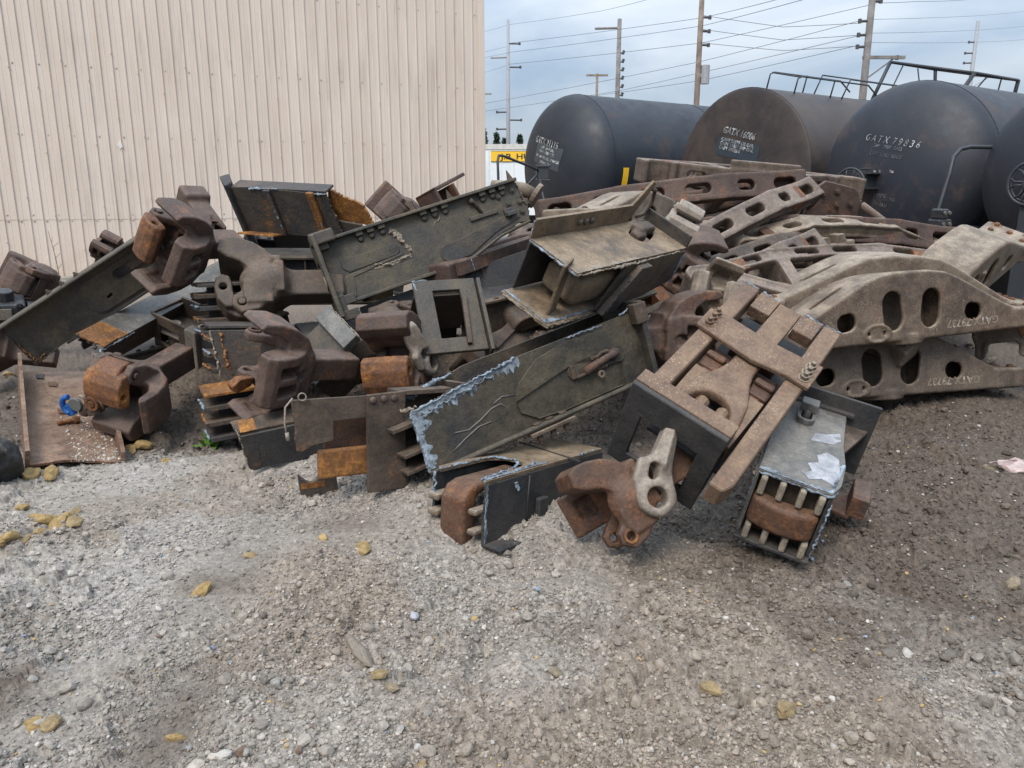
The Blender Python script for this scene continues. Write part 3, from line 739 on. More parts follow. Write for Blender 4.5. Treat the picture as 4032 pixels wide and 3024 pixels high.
# 1: round ended
root, M, pl = tank_car('round ended black tank car with dark data panel, closest to building', (1.32, 17.76, 2.35), 1.5, .75, 15, P_BLUE)
patch('data_panel', [(-.30, .50), (.62, .30), (.46, -.16), (-.40, .10)], pl, plain('panel grey', (.040, .050, .060), .6, .1), root)
for s, p0, p1, h in (('GATX 21115', (-.42, .53), (.43, .31), .13), ('CAPY 29840 GAL', (-.14, .375), (.33, .25), .055), ('CAPY 112987 LTR', (-.17, .29), (.36, .15), .055), ('36" 1W STL CLS U WHLS', (-.31, .215), (.49, .0), .055), ('SPRING D-5', (-.15, .06), (.24, -.04), .06)):
    lettering('lettering', s, p0, p1, h, pl, M_WHITE, root, bold=.004)
h = MB(); h.tube([(-.22, 14.43, 1.2), (-.26, 14.5, 2.30), (-.24, 14.55, 2.40), (-.16, 14.7, 2.40), (.30, 15.6, 2.27), (.53, 16.07, 2.19)], .024, 8); world_part(h, 'handrail', M_BLACK, root, M, smooth=True)
h = MB(); h.tube([(.53, 16.07, 2.19), (.62, 15.9, 1.7), (.84, 15.35, .9)], .024, 8); h.tube([(.55, 16.07, 2.15), (.05, 16.2, 1.65)], .024, 8); world_part(h, 'rail_brace', M_BLACK, root, M, smooth=True)
h = MB(); h.box((.50, 16.05, 2.02), (.74, 16.75, 2.26)); h.box((.47, 16.02, 1.99), (.77, 16.05, 2.02)); h.box((.47, 16.02, 2.26), (.77, 16.05, 2.30)); world_part(h, 'rail_bracket', M_BLACK, root, M, bevel=.01)
def band(root, Rr, x0, x1, a0, a1, mat, name='stripe'):
    V = []; n = 12
    for i in range(n+1):
        t = R(a0+(a1-a0)*i/n)
        for x in (x0, x1): V.append((x, -(Rr+.008)*math.cos(t), (Rr+.008)*math.sin(t)))
    obj(name, mesh_np(name, np.array(V), np.array([(2*i, 2*i+1, 2*i+3, 2*i+2) for i in range(n)])), mat, root)
band(root, 1.5, .22, .37, -3, -40, M_YEL)
def side_pl(Rr): return lambda u, v: (u, -(Rr+.01)*math.cos(v/Rr), (Rr+.01)*math.sin(v/Rr))
lettering('lettering', 'GATX 21115', (1.55, -.62), (3.6, -.62), .26, side_pl(1.5), M_WHITE, root, bold=.01)
# 2: flat ended, rusty
root, M, pl = tank_car('rusty brown flat ended tank car behind the side frames', (4.30, 15.02, 2.07), 1.55, .10, 13, P_BROWN)
patch('data_panel', [(-.50, .72), (.50, .50), (.46, .20), (-.56, .40)], pl, plain('panel blue', (.022, .032, .045), .6, .2), root)
for s, p0, p1, h, it in (('GATX 16006', (-.40, .79), (.37, .60), .12, .25), ('CAPY 23599 US GAL', (-.43, .655), (.36, .465), .058, 0), ('CAPY 19651 IMP GAL', (-.455, .585), (.36, .385), .058, 0), ('CAPY 89332 L', (-.475, .51), (.06, .385), .058, 0)):
    lettering('lettering', s, p0, p1, h, pl, M_WHITE, root, italic=it, bold=.004)
def rr(x, u, hgt):            # point over the rolled crown of tank 2
    a = R(14); v = 1.55+hgt; return (x, -(u*math.cos(a)+v*math.sin(a)), v*math.cos(a)-u*math.sin(a))
h = MB()
for u in (-.32, .32):
    h.tube([rr(.5, u, -.02), rr(.5, u, .24), rr(.6, u, .28), rr(2.6, u, .28), rr(3.0, u, .10)], .015, 6)
    h.tube([rr(1.55, u, -.02), rr(1.55, u, .30)], .015, 6)
    h.tube([rr(1.9, u, -.02), rr(2.0, u, .34), rr(4.6, u, .34), rr(5.0, u, .05)], .015, 6)
h.tube([rr(.55, -.32, .27), rr(.55, .32, .27)], .015, 6)
h.build('handrail', M_BLACK, root, smooth=True)
h = MB()
for u in (-.95, .95):
    h.tube([rr(4.6, u*.9, -.12), rr(5.0, u, .78)], .042, 6); h.tube([rr(7.2, u*.9, -.12), rr(6.8, u, .78)], .042, 6)
    h.tube([rr(5.0, u, .78), rr(6.8, u, .78)], .032, 6); h.tube([rr(5.5, u, .74), rr(5.2, u*.9, .2), rr(5.3, u*.8, -.1)], .016, 6); h.tube([rr(6.1, u, .74), rr(6.4, u*.9, .2), rr(6.3, u*.8, -.1)], .016, 6)
h.tube([rr(5.0, -.95, .78), rr(5.0, .95, .78)], .032, 6); h.tube([rr(6.8, -.95, .78), rr(6.8, .95, .78)], .032, 6)
h.build('platform_frame', M_BLACK, root, smooth=True)
# 3
root, M, pl = tank_car('dull black round ended tank car with brake wheel and faded stencils', (6.17, 12.43, 1.99), 1.38, .69, 14, P_DULL)
for s, p0, p1, h, sp, mt in (('G A T X  7 9 8 3 6', (-.37, .52), (.50, .35), .10, 1, M_WHITE), ('CAPY  29989  GALS', (-.22, .41), (.26, .325), .055, 1, M_FADE), ('CAPY  113521  LITERS', (-.24, .30), (.28, .205), .055, 1, M_FADE),
        ('30000 DFT GR', (-.12, -.325), (.11, -.345), .05, 1, M_FADE), ('CP 1W CLASS C WHLS', (-.12, -.37), (.25, -.40), .05, 1, M_FADE), ('SPRG D-5', (-.13, -.415), (.03, -.43), .05, 1, M_FADE), ('BR BM AAR-24', (-.14, -.46), (.11, -.485), .05, 1, M_FADE)):
    lettering('lettering', s, p0, p1, h, pl, mt, root, italic=.15)
def brake_wheel(root, cx, u, v, rad):
    h = MB(); h.tube([(cx, -u+rad*math.cos(R(a)), v+rad*math.sin(R(a))) for a in range(0, 360, 12)], .020, 8, closed=True)
    h.tube([(cx, -u+rad*.86*math.cos(R(a)), v+rad*.86*math.sin(R(a))) for a in range(0, 360, 12)], .012, 6, closed=True)
    for a in range(0, 360, 60):
        d = (math.cos(R(a)), math.sin(R(a))); e = (-d[1], d[0])
        for sg in (-1, 1): h.tube([(cx-.02, -u+d[0]*.07+e[0]*.02*sg, v+d[1]*.07+e[1]*.02*sg), (cx-.01, -u+d[0]*rad*.7+e[0]*.02*sg, v+d[1]*rad*.7+e[1]*.02*sg), (cx, -u+d[0]*rad+e[0]*.08*sg, v+d[1]*rad+e[1]*.08*sg)], .012, 6)
    w = h.build('brake_wheel', M_BLACK, root, smooth=True)
    k = MB(); k.cyl((cx-.05, -u, v), (cx+.45, -u, v), .075, 14); k.cyl((cx-.07, -u, v), (cx-.05, -u, v), .03, 10); k.build('hub', M_BLACK, w, .006)
    p = MB(); p.cyl((cx-.075, -u-.07, v-.04), (cx-.068, -u-.07, v-.04), .025, 12); p.build('indicator', plain('teal dot', (.05, .45, .50), .4), w)
brake_wheel(root, -.98, -.33, -.16, .25)
h = MB(); h.box((-.95, .02, .0), (-.62, .22, .02)); h.box((-.95, .02, -.22), (-.62, .22, -.20)); h.box((-.90, .10, -.21), (-.62, .13, .01)); h.tube([(-.9, .02, .08), (-.9, .22, .08), (-.7, .24, .08)], .012, 6); h.build('bracket', M_BLACK, root, .006)
for u, v, a in ((-.14, .07, .05), (-.05, .07, .03), (.12, .06, .07)):
    patch('reflector_scrap', [(u, v), (u+a, v-.02), (u+a*.9, v-.05), (u+.01, v-.04)], pl, M_WHITE, root, 2)
band(root, 1.38, .62, .76, -5, -50, plain('worn yellow marking', (.30, .17, .03), .6, .3, 20))
h = MB(); h.box((-.9, -1.25, -1.30), (.5, -1.05, -1.10)); h.box((-1.0, -1.45, -1.08), (.5, -.9, -1.05)); h.box((-.75, -1.25, -1.9), (-.6, -1.1, -1.3)); h.box((-.35, -1.25, -1.9), (-.2, -1.1, -1.3)); h.box((-1.0, -.9, -1.25), (-.85, 1.1, -1.08)); h.build('end_platform', M_BLACK, root, .01)
h = MB(); h.cyl((-.15, -1.05, -.93), (.8, -1.05, -.93), .22, 20); h.build('air_reservoir', P_DULL, root, .05, smooth=True, seg=4)
# 4, mostly out of frame
root, M, pl = tank_car('black tank car cut off by right edge of the photo', (6.95, 9.65, 1.92), 1.16, .60, 12, P_DULL)
brake_wheel(root, -.85, -.22, -.12, .25)
h = MB(); h.box((-.82, .12, -1.9), (-.70, .32, -.2)); h.build('brake_stand', M_BLACK, root, .01)
h = MB(); h.tube([(5.36, 10.13, .5), (5.38, 10.13, .98), (5.63, 10.25, 1.95), (5.68, 10.3, 2.15), (5.80, 10.37, 2.25), (5.95, 10.42, 2.28), (6.75, 10.44, 2.27), (7.4, 10.46, 2.26)], .026, 10); world_part(h, 'handrail', M_BLACK, root, M, smooth=True)
# ================================================================== CASTINGS (signed distance -> smooth mesh)
def surface_nets(D, lo, h):
    s = D < 0; nx, ny, nz_ = D.shape
    def cor(a): return tuple(slice(a[i], D.shape[i]-1+a[i]) for i in range(3))
    cs = [(i, j, k) for i in (0, 1) for j in (0, 1) for k in (0, 1)]
    cnt = sum(s[cor(c)].astype(np.int8) for c in cs); mask = (cnt > 0) & (cnt < 8)
    ci = np.argwhere(mask); idx = np.full(mask.shape, -1, np.int64); idx[mask] = np.arange(len(ci))
    acc = np.zeros((len(ci), 3)); num = np.zeros(len(ci))
    for a in cs:
        for ax in range(3):
            if a[ax]: continue
            b = list(a); b[ax] = 1
            da = D[ci[:, 0]+a[0], ci[:, 1]+a[1], ci[:, 2]+a[2]]; db = D[ci[:, 0]+b[0], ci[:, 1]+b[1], ci[:, 2]+b[2]]
            cr = (da < 0) != (db < 0); t = np.where(cr, da/np.where(cr, da-db, 1), 0)
            p = np.array(a, float)[None]+np.eye(3)[ax][None]*t[:, None]
            acc += p*cr[:, None]; num += cr
    V = (ci+acc/num[:, None])*h+np.array(lo); Q = []
    for ax in range(3):
        b, c = (ax+1) % 3, (ax+2) % 3
        sl0 = [slice(None)]*3; sl1 = [slice(None)]*3
        sl0[ax] = slice(0, -1); sl1[ax] = slice(1, None)
        for q in (b, c): sl0[q] = slice(1, -1); sl1[q] = slice(1, -1)
        A, B = s[tuple(sl0)], s[tuple(sl1)]
        e = np.argwhere(A != B)
        if len(e) == 0: continue
        e2 = e.copy(); e2[:, b] += 1; e2[:, c] += 1
        inn = A[e[:, 0], e[:, 1], e[:, 2]]
        def cell(db, dc):
            q = e2.copy(); q[:, b] -= db; q[:, c] -= dc
            return idx[q[:, 0], q[:, 1], q[:, 2]]
        F4 = np.stack([cell(1, 1), cell(0, 1), cell(0, 0), cell(1, 0)], 1)
        F4[~inn] = F4[~inn][:, ::-1]; Q.append(F4)
    return V, np.concatenate(Q)
def cast(name, fn, lo, hi, h):
    ax = [np.arange(lo[i]-2*h, hi[i]+2.5*h, h) for i in range(3)]
    x, y, z = ax[0][:, None, None], ax[1][None, :, None], ax[2][None, None, :]
    D = np.broadcast_to(fn(x, y, z), (len(ax[0]), len(ax[1]), len(ax[2])))
    V, Q = surface_nets(np.ascontiguousarray(D), (ax[0][0], ax[1][0], ax[2][0]), h)
    me = mesh_np(name, V, Q); at = me.attributes.new('casting', 'FLOAT', 'POINT'); at.data.foreach_set('value', np.ones(len(V), np.float32)); return me
def smin(a, b, k):
    h = np.clip(.5+.5*(b-a)/k, 0, 1); return b*(1-h)+a*h-k*h*(1-h)
def smax(a, b, k): return -smin(-a, -b, k)
def sbox(x, y, z, c, hf, r=0.0):
    qx, qy, qz = abs(x-c[0])-hf[0]+r, abs(y-c[1])-hf[1]+r, abs(z-c[2])-hf[2]+r
    return np.sqrt(np.maximum(qx, 0)**2+np.maximum(qy, 0)**2+np.maximum(qz, 0)**2)+np.minimum(np.maximum(qx, np.maximum(qy, qz)), 0)-r
def scyl(u, v, w, cu, cv, r, w0, w1, rd=.006):
    d = np.sqrt((u-cu)**2+(v-cv)**2)-r+rd; e = abs(w-(w0+w1)/2)-(w1-w0)/2+rd
    return np.sqrt(np.maximum(d, 0)**2+np.maximum(e, 0)**2)+np.minimum(np.maximum(d, e), 0)-rd
def sell(x, y, z, c, r):
    k = np.sqrt(((x-c[0])/r[0])**2+((y-c[1])/r[1])**2+((z-c[2])/r[2])**2); return (k-1)*min(r)
def spoly(P, u, v):
    u, v = np.broadcast_arrays(u, v); n = len(P); d = np.full(u.shape, 1e9); s = np.ones(u.shape)
    for i in range(n):
        a, b = P[i], P[i-1]; ex, ey = b[0]-a[0], b[1]-a[1]; wx, wy = u-a[0], v-a[1]
        t = np.clip((wx*ex+wy*ey)/(ex*ex+ey*ey+1e-12), 0, 1); d = np.minimum(d, (wx-ex*t)**2+(wy-ey*t)**2)
        c1, c2, c3 = v >= a[1], v < b[1], ex*wy > ey*wx
        s = np.where((c1 & c2 & c3) | (~c1 & ~c2 & ~c3), -s, s)
    return s*np.sqrt(d)
def sext(d2, w, w0, w1, r=.008):
    d, e = d2+r, abs(w-(w0+w1)/2)-(w1-w0)/2+r
    return np.sqrt(np.maximum(d, 0)**2+np.maximum(e, 0)**2)+np.minimum(np.maximum(d, e), 0)-r
def sslot(u, v, cu, cv, L, W, ang=0):
    c, s = math.cos(R(ang)), math.sin(R(ang)); a = (u-cu)*c+(v-cv)*s; b = -(u-cu)*s+(v-cv)*c
    hl = max(0, L/2-W/2); return np.sqrt(np.maximum(abs(a)-hl, 0)**2+b*b)-W/2
def sseg(u, v, a, b, r0, r1=None):
    r1 = r0 if r1 is None else r1; ex, ey = b[0]-a[0], b[1]-a[1]
    t = np.clip(((u-a[0])*ex+(v-a[1])*ey)/(ex*ex+ey*ey), 0, 1)
    return np.sqrt((u-a[0]-ex*t)**2+(v-a[1]-ey*t)**2)-(r0+(r1-r0)*t)

# ---- coupler: x forward, y towards the knuckle, z up
def f_coupler(x, y, z):
    body = sext(spoly([(-.06,-.085),(.02,-.13),(.09,-.175),(.16,-.20),(.15,-.11),(.105,-.06),(.095,.0),(.105,.07),(.13,.105),(.19,.115),(.235,.15),(.235,.20),(.19,.235),(.12,.225),(.05,.175),(0,.12),(-.06,.085)], x, y), z, -.12, .12, .014)
    arm = sext(spoly([(.0,-.12),(.05,-.19),(.12,-.24),(.20,-.268),(.265,-.275),(.315,-.255),(.33,-.18),(.275,-.135),(.20,-.105),(.14,-.05),(.08,-.04)], x, y), z, -.155, .155, .012)
    d = smin(body, arm, .016)
    d = smin(d, sext(spoly([(-.02,-.06),(.10,-.03),(.20,.10),(.245,.13),(.255,.19),(.20,.245),(.10,.225),(.0,.14)], x, y), z, .10, .158, .012), .016)
    d = smin(d, sext(spoly([(.0,-.03),(.12,.05),(.20,.10),(.25,.14),(.25,.20),(.20,.24),(.10,.21),(.0,.12)], x, y), z, -.155, -.10, .012), .016)
    d = smin(d, sell(x, y, z, (.07, .02, .10), (.14, .13, .095)), .03); d = smin(d, sbox(x, y, z, (.10, .11, .145), (.085, .075, .028), .012), .018); d = smin(d, sbox(x, y, z, (.03, -.03, 0), (.075, .13, .14), .02), .022)
    d = smin(d, sbox(x, y, z, (-.20, 0, 0), (.22, .088, .075), .014), .06)
    d = smin(d, sbox(x, y, z, (-.03, .0, .09), (.026, .105, .075), .012), .015)
    d = smax(d, -sext(spoly([(.10,-.045),(.20,-.09),(.31,-.14),(.37,-.12),(.36,.1),(.27,.125),(.15,.09)], x, y), z, -.097, .097, .02), .02)     # throat
    d = smax(d, -sext(spoly([(.10,.08),(.30,.08),(.30,.28),(.125,.26)], x, y), z, -.098, .098, .01), .012)                # knuckle room
    d = smax(d, -sbox(x, y, z, (.095, -.02, 0), (.05, .055, .075), .025), .02)                                          # lock chamber
    d = smax(d, -scyl(x, y, z, .195, .175, .024, -.3, .3), .008)
    q = (x-.14)*.842-(y+.225)*.54                                                                                       # pockets in the outer face of the guard arm
    w = -(x-.14)*.54-(y+.225)*.842
    for zc in (-.058, .058): d = smax(d, -sbox(q, w, z, (0.01, .0, zc), (.085, .055, .036), .012), .010)
    d = smax(d, -scyl(x, z, y, .05, .0, .035, -.30, -.15), .015)
    return d
def f_knuckle(x, y, z):
    p = spoly([(.135,.115),(.135,.20),(.165,.245),(.225,.245),(.29,.205),(.335,.14),(.352,.06),(.342,.0),(.305,-.025),(.265,-.012),(.25,.04),(.245,.085),(.21,.10)], x, y)
    d = sext(p, z, -.094, .094, .013)
    d = smin(d, sext(spoly([(.215,.20),(.29,.195),(.335,.14),(.352,.06),(.342,.0),(.305,-.025),(.265,-.012),(.25,.04),(.245,.095)], x, y), z, -.14, .14, .011), .010)
    d = smax(d, -scyl(x, y, z, .195, .175, .024, -.3, .3), .008)
    return smax(d, -scyl(x, y, z, .30, .06, .022, -.3, .3), .01)
ME_COUPLER = cast('coupler_head', f_coupler, (-.44, -.30, -.18), (.345, .27, .21), .0066)
def f_shelf(x, y, z, both=True):       # the same head with the double shelves of a tank car coupler
    d = f_coupler(x, y, z); zz = abs(z) if both else -z
    sh = sext(spoly([(-.05, .06), (-.03, .15), (.02, .235), (.10, .285), (.20, .315), (.31, .315), (.335, .285), (.30, .255), (.21, .245), (.15, .20), (.13, .13), (.06, .06)], x, zz), y, -.15, .10, .014)
    sh = smax(sh, -sbox(x, y, zz, (.21, -.03, .22), (.05, .06, .045), .02), .02)
    d = smin(d, sh, .02)
    d = smax(d, -scyl(x, y, z, .195, .175, .024, -.3, .3), .008)
    return smax(d, -sext(spoly([(.115,-.045),(.20,-.09),(.31,-.14),(.37,-.12),(.36,.1),(.27,.125),(.15,.09)], x, y), z, -.10, .10, .02), .02)
ME_SHELF = cast('coupler_head', f_shelf, (-.44, -.30, -.33), (.36, .27, .33), .0072)
ME_SHELF1 = cast('coupler_head', lambda x, y, z: f_shelf(x, y, z, False), (-.44, -.30, -.33), (.36, .27, .20), .0072)
ME_KNUCKLE = cast('knuckle', f_knuckle, (.12, -.04, -.15), (.36, .26, .15), .008)
def f_lifter(x, y, z):      # twisted lever hanging at the head
    d = sext(spoly([(-.05,-.10),(.05,-.12),(.11,-.05),(.12,.06),(.06,.12),(-.02,.10),(-.05,.0)], x, y), z, 0, .045, .015)
    d = smin(d, scyl(x, y, z, .05, .05, .075, -.01, .055, .015), .03)
    d = smin(d, sseg(x, y, (-.02, -.06), (-.12, -.17), .045, .03)*1.0+np.maximum(abs(z-.02)-.03, 0), .03)
    d = smax(d, -scyl(x, y, z, .05, .05, .042, -.1, .2), .01)
    return smax(d, -sslot(x, y, .02, -.05, .07, .035, 60)-0*z, .01)
ME_LIFTER = cast('lock_lifter', f_lifter, (-.18, -.22, -.03), (.14, .14, .08), .007)
def coupler(label, M, mat, kmat=None, lifter=None, knuckle=True, scale=1.0, extra=None, swing=0, shelf=True):
    root = thing('coupler', label, 'coupler', M @ Matrix.Scale(scale, 4), 'scrapped couplers in the pile')
    obj('coupler_head', {True: ME_SHELF, False: ME_COUPLER, 1.5: ME_SHELF1}[shelf], mat, root)
    if knuckle: 
        k = obj('knuckle', ME_KNUCKLE, kmat or mat, root, M=Matrix.Translation((.195, .175, 0)) @ Matrix.Rotation(R(swing), 4, 'Z') @ Matrix.Translation((-.195, -.175, 0)))
        p = MB(); p.cyl((.195, .175, -.168), (.195, .175, .172), .021, 14); p.build('pin', mat, k, .004, smooth=False)
    else:
        for zb in (.155, -.167):
            p = MB(); p.ring((.195, .175, zb), (0, 0, 1), .040, .025, .012, 18); p.build('bushing', kmat or mat, root, .003)
    if lifter: obj('lock_lifter', ME_LIFTER, lifter[1], root, M=lifter[0])
    if extra: extra(root)
    return root

# ---- bolster lying upside down: x along, y back, z up
def f_bolster(x, y, z):
    prof = [(-1.16,0),(-.5,-.005),(.5,-.005),(1.16,0),(1.16,.135),(.98,.15),(.86,.19),(.42,.40),(.30,.445),(.15,.465),(-.15,.465),(-.30,.445),(-.42,.40),(-.86,.19),(-.98,.15),(-1.16,.135)]
    d2 = spoly(prof, x, z)
    wy = .175+.03*np.clip((abs(x)-.75)/.3, 0, 1)
    d = sext(d2, y, -.19, .19, .024)
    d = smin(d, sbox(x, y, z, (1.05, 0, .075), (.13, .215, .07), .015), .03); d = smin(d, sbox(x, y, z, (-1.05, 0, .075), (.13, .215, .07), .015), .03)
    inner = sext(d2+.03, y, -.158, .02, .03)
    d = smax(d, -np.maximum(inner, abs(x)-.88), .01)
    d = smin(d, scyl(x, y, z, 0, 0, .20, -.032, .04, .012), .02)
    rib = np.maximum(np.maximum(abs(abs(x)-.32)-.012, abs(y)-.17), d2+.01); d = np.minimum(d, rib)
    th = .09-abs(y+.17)
    for cx in (-.165, .165): d = smax(d, -np.maximum(sslot(x, z, cx, .205, .265, .165, 97 if cx < 0 else 83), -th), .012)
    for cx in (-.55, .55): d = smax(d, -np.maximum(sslot(x, z, cx, .155, .155, .115, 8 if cx < 0 else -8), -th), .012)
    for cx in (-.60, .60): d = smax(d, -np.maximum(sslot(x, y, cx, -.02, .30, .042), .25-z), .008)
    e = np.sqrt(((x+.30)/1.9)**2+(z-.065)**2); ring = np.maximum(abs(e-.055)-.007, abs(y+.192)-.006); d = smin(d, ring, .006)
    for cx in (-.37, -.24): d = smax(d, -np.maximum(np.sqrt((x-cx)**2+(z-.065)**2)-.016, -th), .004)
    return d
ME_BOLSTER = cast('bolster_body', f_bolster, (-1.19, -.225, -.07), (1.19, .225, .48), .0095)
def bolster(label, M, mat, words=None, studmat=None, ends=(-1, 1)):
    root = thing('bolster', label, 'bolster', M, 'truck bolsters stacked at right')
    obj('bolster_body', ME_BOLSTER, mat, root)
    for e in ends:
        for (dx, y) in ((-.05,-.13),(.08,-.13),(-.05,.13),(.08,.13),(.015,0)):
            s = MB(); s.ring((e*1.05+dx, y, .143), (0, 0, 1), .045, .033, .008, 18); s.cyl((e*1.05+dx, y, .140), (e*1.05+dx, y, .166), .024, 12); s.cyl((e*1.05+dx, y, .166), (e*1.05+dx, y, .172), .019, 12)
            s.build('spring_stud', studmat or mat, root, .003)
    if words:
        # painted upside down near the lower edge of the near side
        lettering('lettering', words, (.78, .105), (.30, .105), .052, lambda u, v: (u, -.1925, v), M_PAINT, root, bold=.002)
    return root
M_PAINT = stencil('worn white stencil on iron', (.46, .42, .36), (.16, .12, .09), .43)

# ---- side frame: x along, z up, y across; window in the middle, jaws at the ends
def f_frame(x, y, z):
    top = sseg(abs(x), z, (0, .235), (.46, .215), .062); top = smin(top, sseg(abs(x), z, (.46, .215), (.92, .095), .062, .058), .03)
    bot = sseg(abs(x), z, (0, -.235), (.42, -.225), .06); bot = smin(bot, sseg(abs(x), z, (.42, -.225), (.88, .03), .055, .05), .03)
    colm = sseg(abs(x), z, (.40, .2), (.40, -.22), .052)
    jaw = sseg(abs(x), z, (.88, .07), (1.12, .06), .075); jaw = smin(jaw, sseg(abs(x), z, (1.13, .05), (1.15, -.10), .05, .035), .03); jaw = smin(jaw, sseg(abs(x), z, (.83, .02), (.86, -.09), .05, .04), .03)
    d2 = smin(smin(top, bot, .035), smin(colm, jaw, .03), .03)
    th = .098
    d = sext(d2, y, -th, th, .012)
    d = smin(d, np.maximum(abs(d2+.012)-.012, abs(abs(y)-.092)-.014), .008)        # flange lip along both faces
    d = smin(d, sbox(x, y, z, (0, 0, -.262), (.36, .19, .026), .012), .03)
    # oval lightening holes through the chords, seen from the edge
    for cx, L in ((.98, .20), (.62, .16), (.20, .22)):
        d = smax(d, -np.maximum(sslot(abs(x), y, cx, 0, L, .095), -(z+.0)+.02-.0*x), .012) if cx > .9 else smax(d, -np.maximum(sslot(abs(x), y, cx, 0, L, .088), -z+.05), .012)
    for cx, cz, a in ((.64, -.10, 40),): d = smax(d, -np.maximum(sslot(abs(x), y, cx, 0, .16, .08), z+.0), .012)
    return d
ME_FRAME = cast('frame_casting', f_frame, (-1.2, -.2, -.31), (1.2, .2, .31), .0095)
ME_FRAME2 = cast('frame_casting', lambda x, y, z: smax(f_frame(x, y, z), -np.minimum(np.maximum(sslot(abs(x), z, .64, .175, .17, .062, -15), -1+0*y), np.maximum(sslot(abs(x), z, .16, .237, .20, .060, 0), -1+0*y)), .01), (-1.2, -.2, -.31), (1.2, .2, .31), .0095)
def side_frame(label, M, mat, padmat=None, pads=True, pierced=False, words=None):
    root = thing('side_frame', label, 'side frame', M, 'truck side frames heaped at right')
    obj('frame_casting', ME_FRAME2 if pierced else ME_FRAME, mat, root)
    if pads:
        for s in (-1, 1):
            p = MB(); p.box((s*.80-.10, -.103, .055), (s*.80+.10, .103, .185), Matrix.Translation((0, 0, 0)) @ Matrix.Translation((s*.8, 0, .12)) @ Matrix.Rotation(R(s*14), 4, 'Y') @ Matrix.Translation((-s*.8, 0, -.12)))
            p.build('wear_plate', padmat or mat, root, .004)
    if words: lettering('lettering', words, (-.86, .10), (-.72, .135), .045, lambda u, v: (u, -.103, v), M_PAINT, root)
    return root

# ---- torch slag: little lumps along a line
def slag(parent, path, mat, r=.010, step=.012, spread=.006, seed=1, name='slag_edge'):
    """ragged crust of frozen metal along a torch cut: a lumpy rope with drips"""
    P = []
    for a, b in zip(path[:-1], path[1:]):
        a, b = np.array(a, float), np.array(b, float); n = max(2, int(np.linalg.norm(b-a)/.0035))
        for i in range(n): P.append(a+(b-a)*i/n)
    P.append(np.array(path[-1], float)); P = np.array(P); n = len(P); s = np.arange(n)*.0035; K = 9
    t = np.gradient(P, axis=0); t /= np.linalg.norm(t, axis=1)[:, None]+1e-9
    ref = np.array([0, 0, 1.]) if abs(t[:, 2]).mean() < .8 else np.array([0, 1., 0]); u = np.cross(t, ref); u /= np.linalg.norm(u, axis=1)[:, None]+1e-9; w = np.cross(t, u)
    P = P+u*((vnoise(s*70, s*0+seed, seed)-.5)*spread*1.2)[:, None]+w*((vnoise(s*60, s*0+seed, seed+1)-.5)*spread*1.2)[:, None]
    a = np.linspace(0, 2*math.pi, K, endpoint=False)[None]
    S2, A2 = np.broadcast_arrays(s[:, None], a)
    rad = .62*r*(.20+1.0*vnoise3(S2*75, np.cos(A2)*1.4, np.sin(A2)*1.4, seed+2)**1.5+.55*vnoise3(S2*260, np.cos(A2)*2.6, np.sin(A2)*2.6, seed+3))*(.50+.65*smooth(.30, .62, vnoise(s*22, s*0, seed+4)))[:, None]
    rad[0] *= .1; rad[-1] *= .1
    V = P[:, None]+u[:, None]*(np.cos(A2)*rad*1.1)[..., None]+w[:, None]*(np.sin(A2)*rad)[..., None]
    i = np.arange(n-1)[:, None]*K; k = np.arange(K)[None]; k2 = (k+1) % K
    F4 = np.stack([i+k, i+k2, i+K+k2, i+K+k], -1).reshape(-1, 4)
    return obj(name, mesh_np(name, V.reshape(-1, 3), F4), mat, parent)
def scale_band(parent, path, width, M, mat, seed=1, off=.0):
    """thin ragged skin of pale oxide along a cut; path in the plate's own x,y, the band lies to its left"""
    rr = random.Random(seed); lo = []; hi = []
    w = width*.5
    for a, b in zip(path[:-1], path[1:]):
        L = math.hypot(b[0]-a[0], b[1]-a[1]); n = max(3, int(L/.008)); nx, ny = -(b[1]-a[1])/L, (b[0]-a[0])/L
        for i in range(n):
            q = i/n; w = .55*w+.45*width*(.15+1.2*rr.random()**1.5)*(.45+1.1*abs(mnoise.noise((q*L*7+seed, seed, 0))))
            p = (a[0]+(b[0]-a[0])*q, a[1]+(b[1]-a[1])*q); lo.append(p); hi.append((p[0]+nx*w, p[1]+ny*w))
    V = []; n = len(lo); m = 5
    for j in range(m):
        for i in range(n):
            q = j/(m-1); V.append((lo[i][0]+(hi[i][0]-lo[i][0])*q, lo[i][1]+(hi[i][1]-lo[i][1])*q, off+.0035*(1-q)*(.4+rr.random())+.0004))
    Fq = [(j*n+i, j*n+i+1, (j+1)*n+i+1, (j+1)*n+i) for j in range(m-1) for i in range(n-1)]
    return obj('oxide_skin', mesh_np('oxide_skin', np.array(V), np.array(Fq)), mat, parent, M)
def plate(root, name, outline, t, mat, M=None, holes=(), bevel=.003, both=None):
    """plate with thickness t, outline in its own x,y"""
    return MB().prism(outline, -t/2, t/2, None, holes).build(name, mat, root, bevel, M=M, seg=1)
XZ = lambda y=0: frame((0, y, 0), (1, 0, 0), (0, 0, 1), (0, -1, 0))      # outline (x, z) standing at depth y
YZ = lambda x=0: frame((x, 0, 0), (0, 1, 0), (0, 0, 1), (1, 0, 0))       # outline (y, z) at x
XY = lambda z=0: Matrix.Translation((0, 0, z))

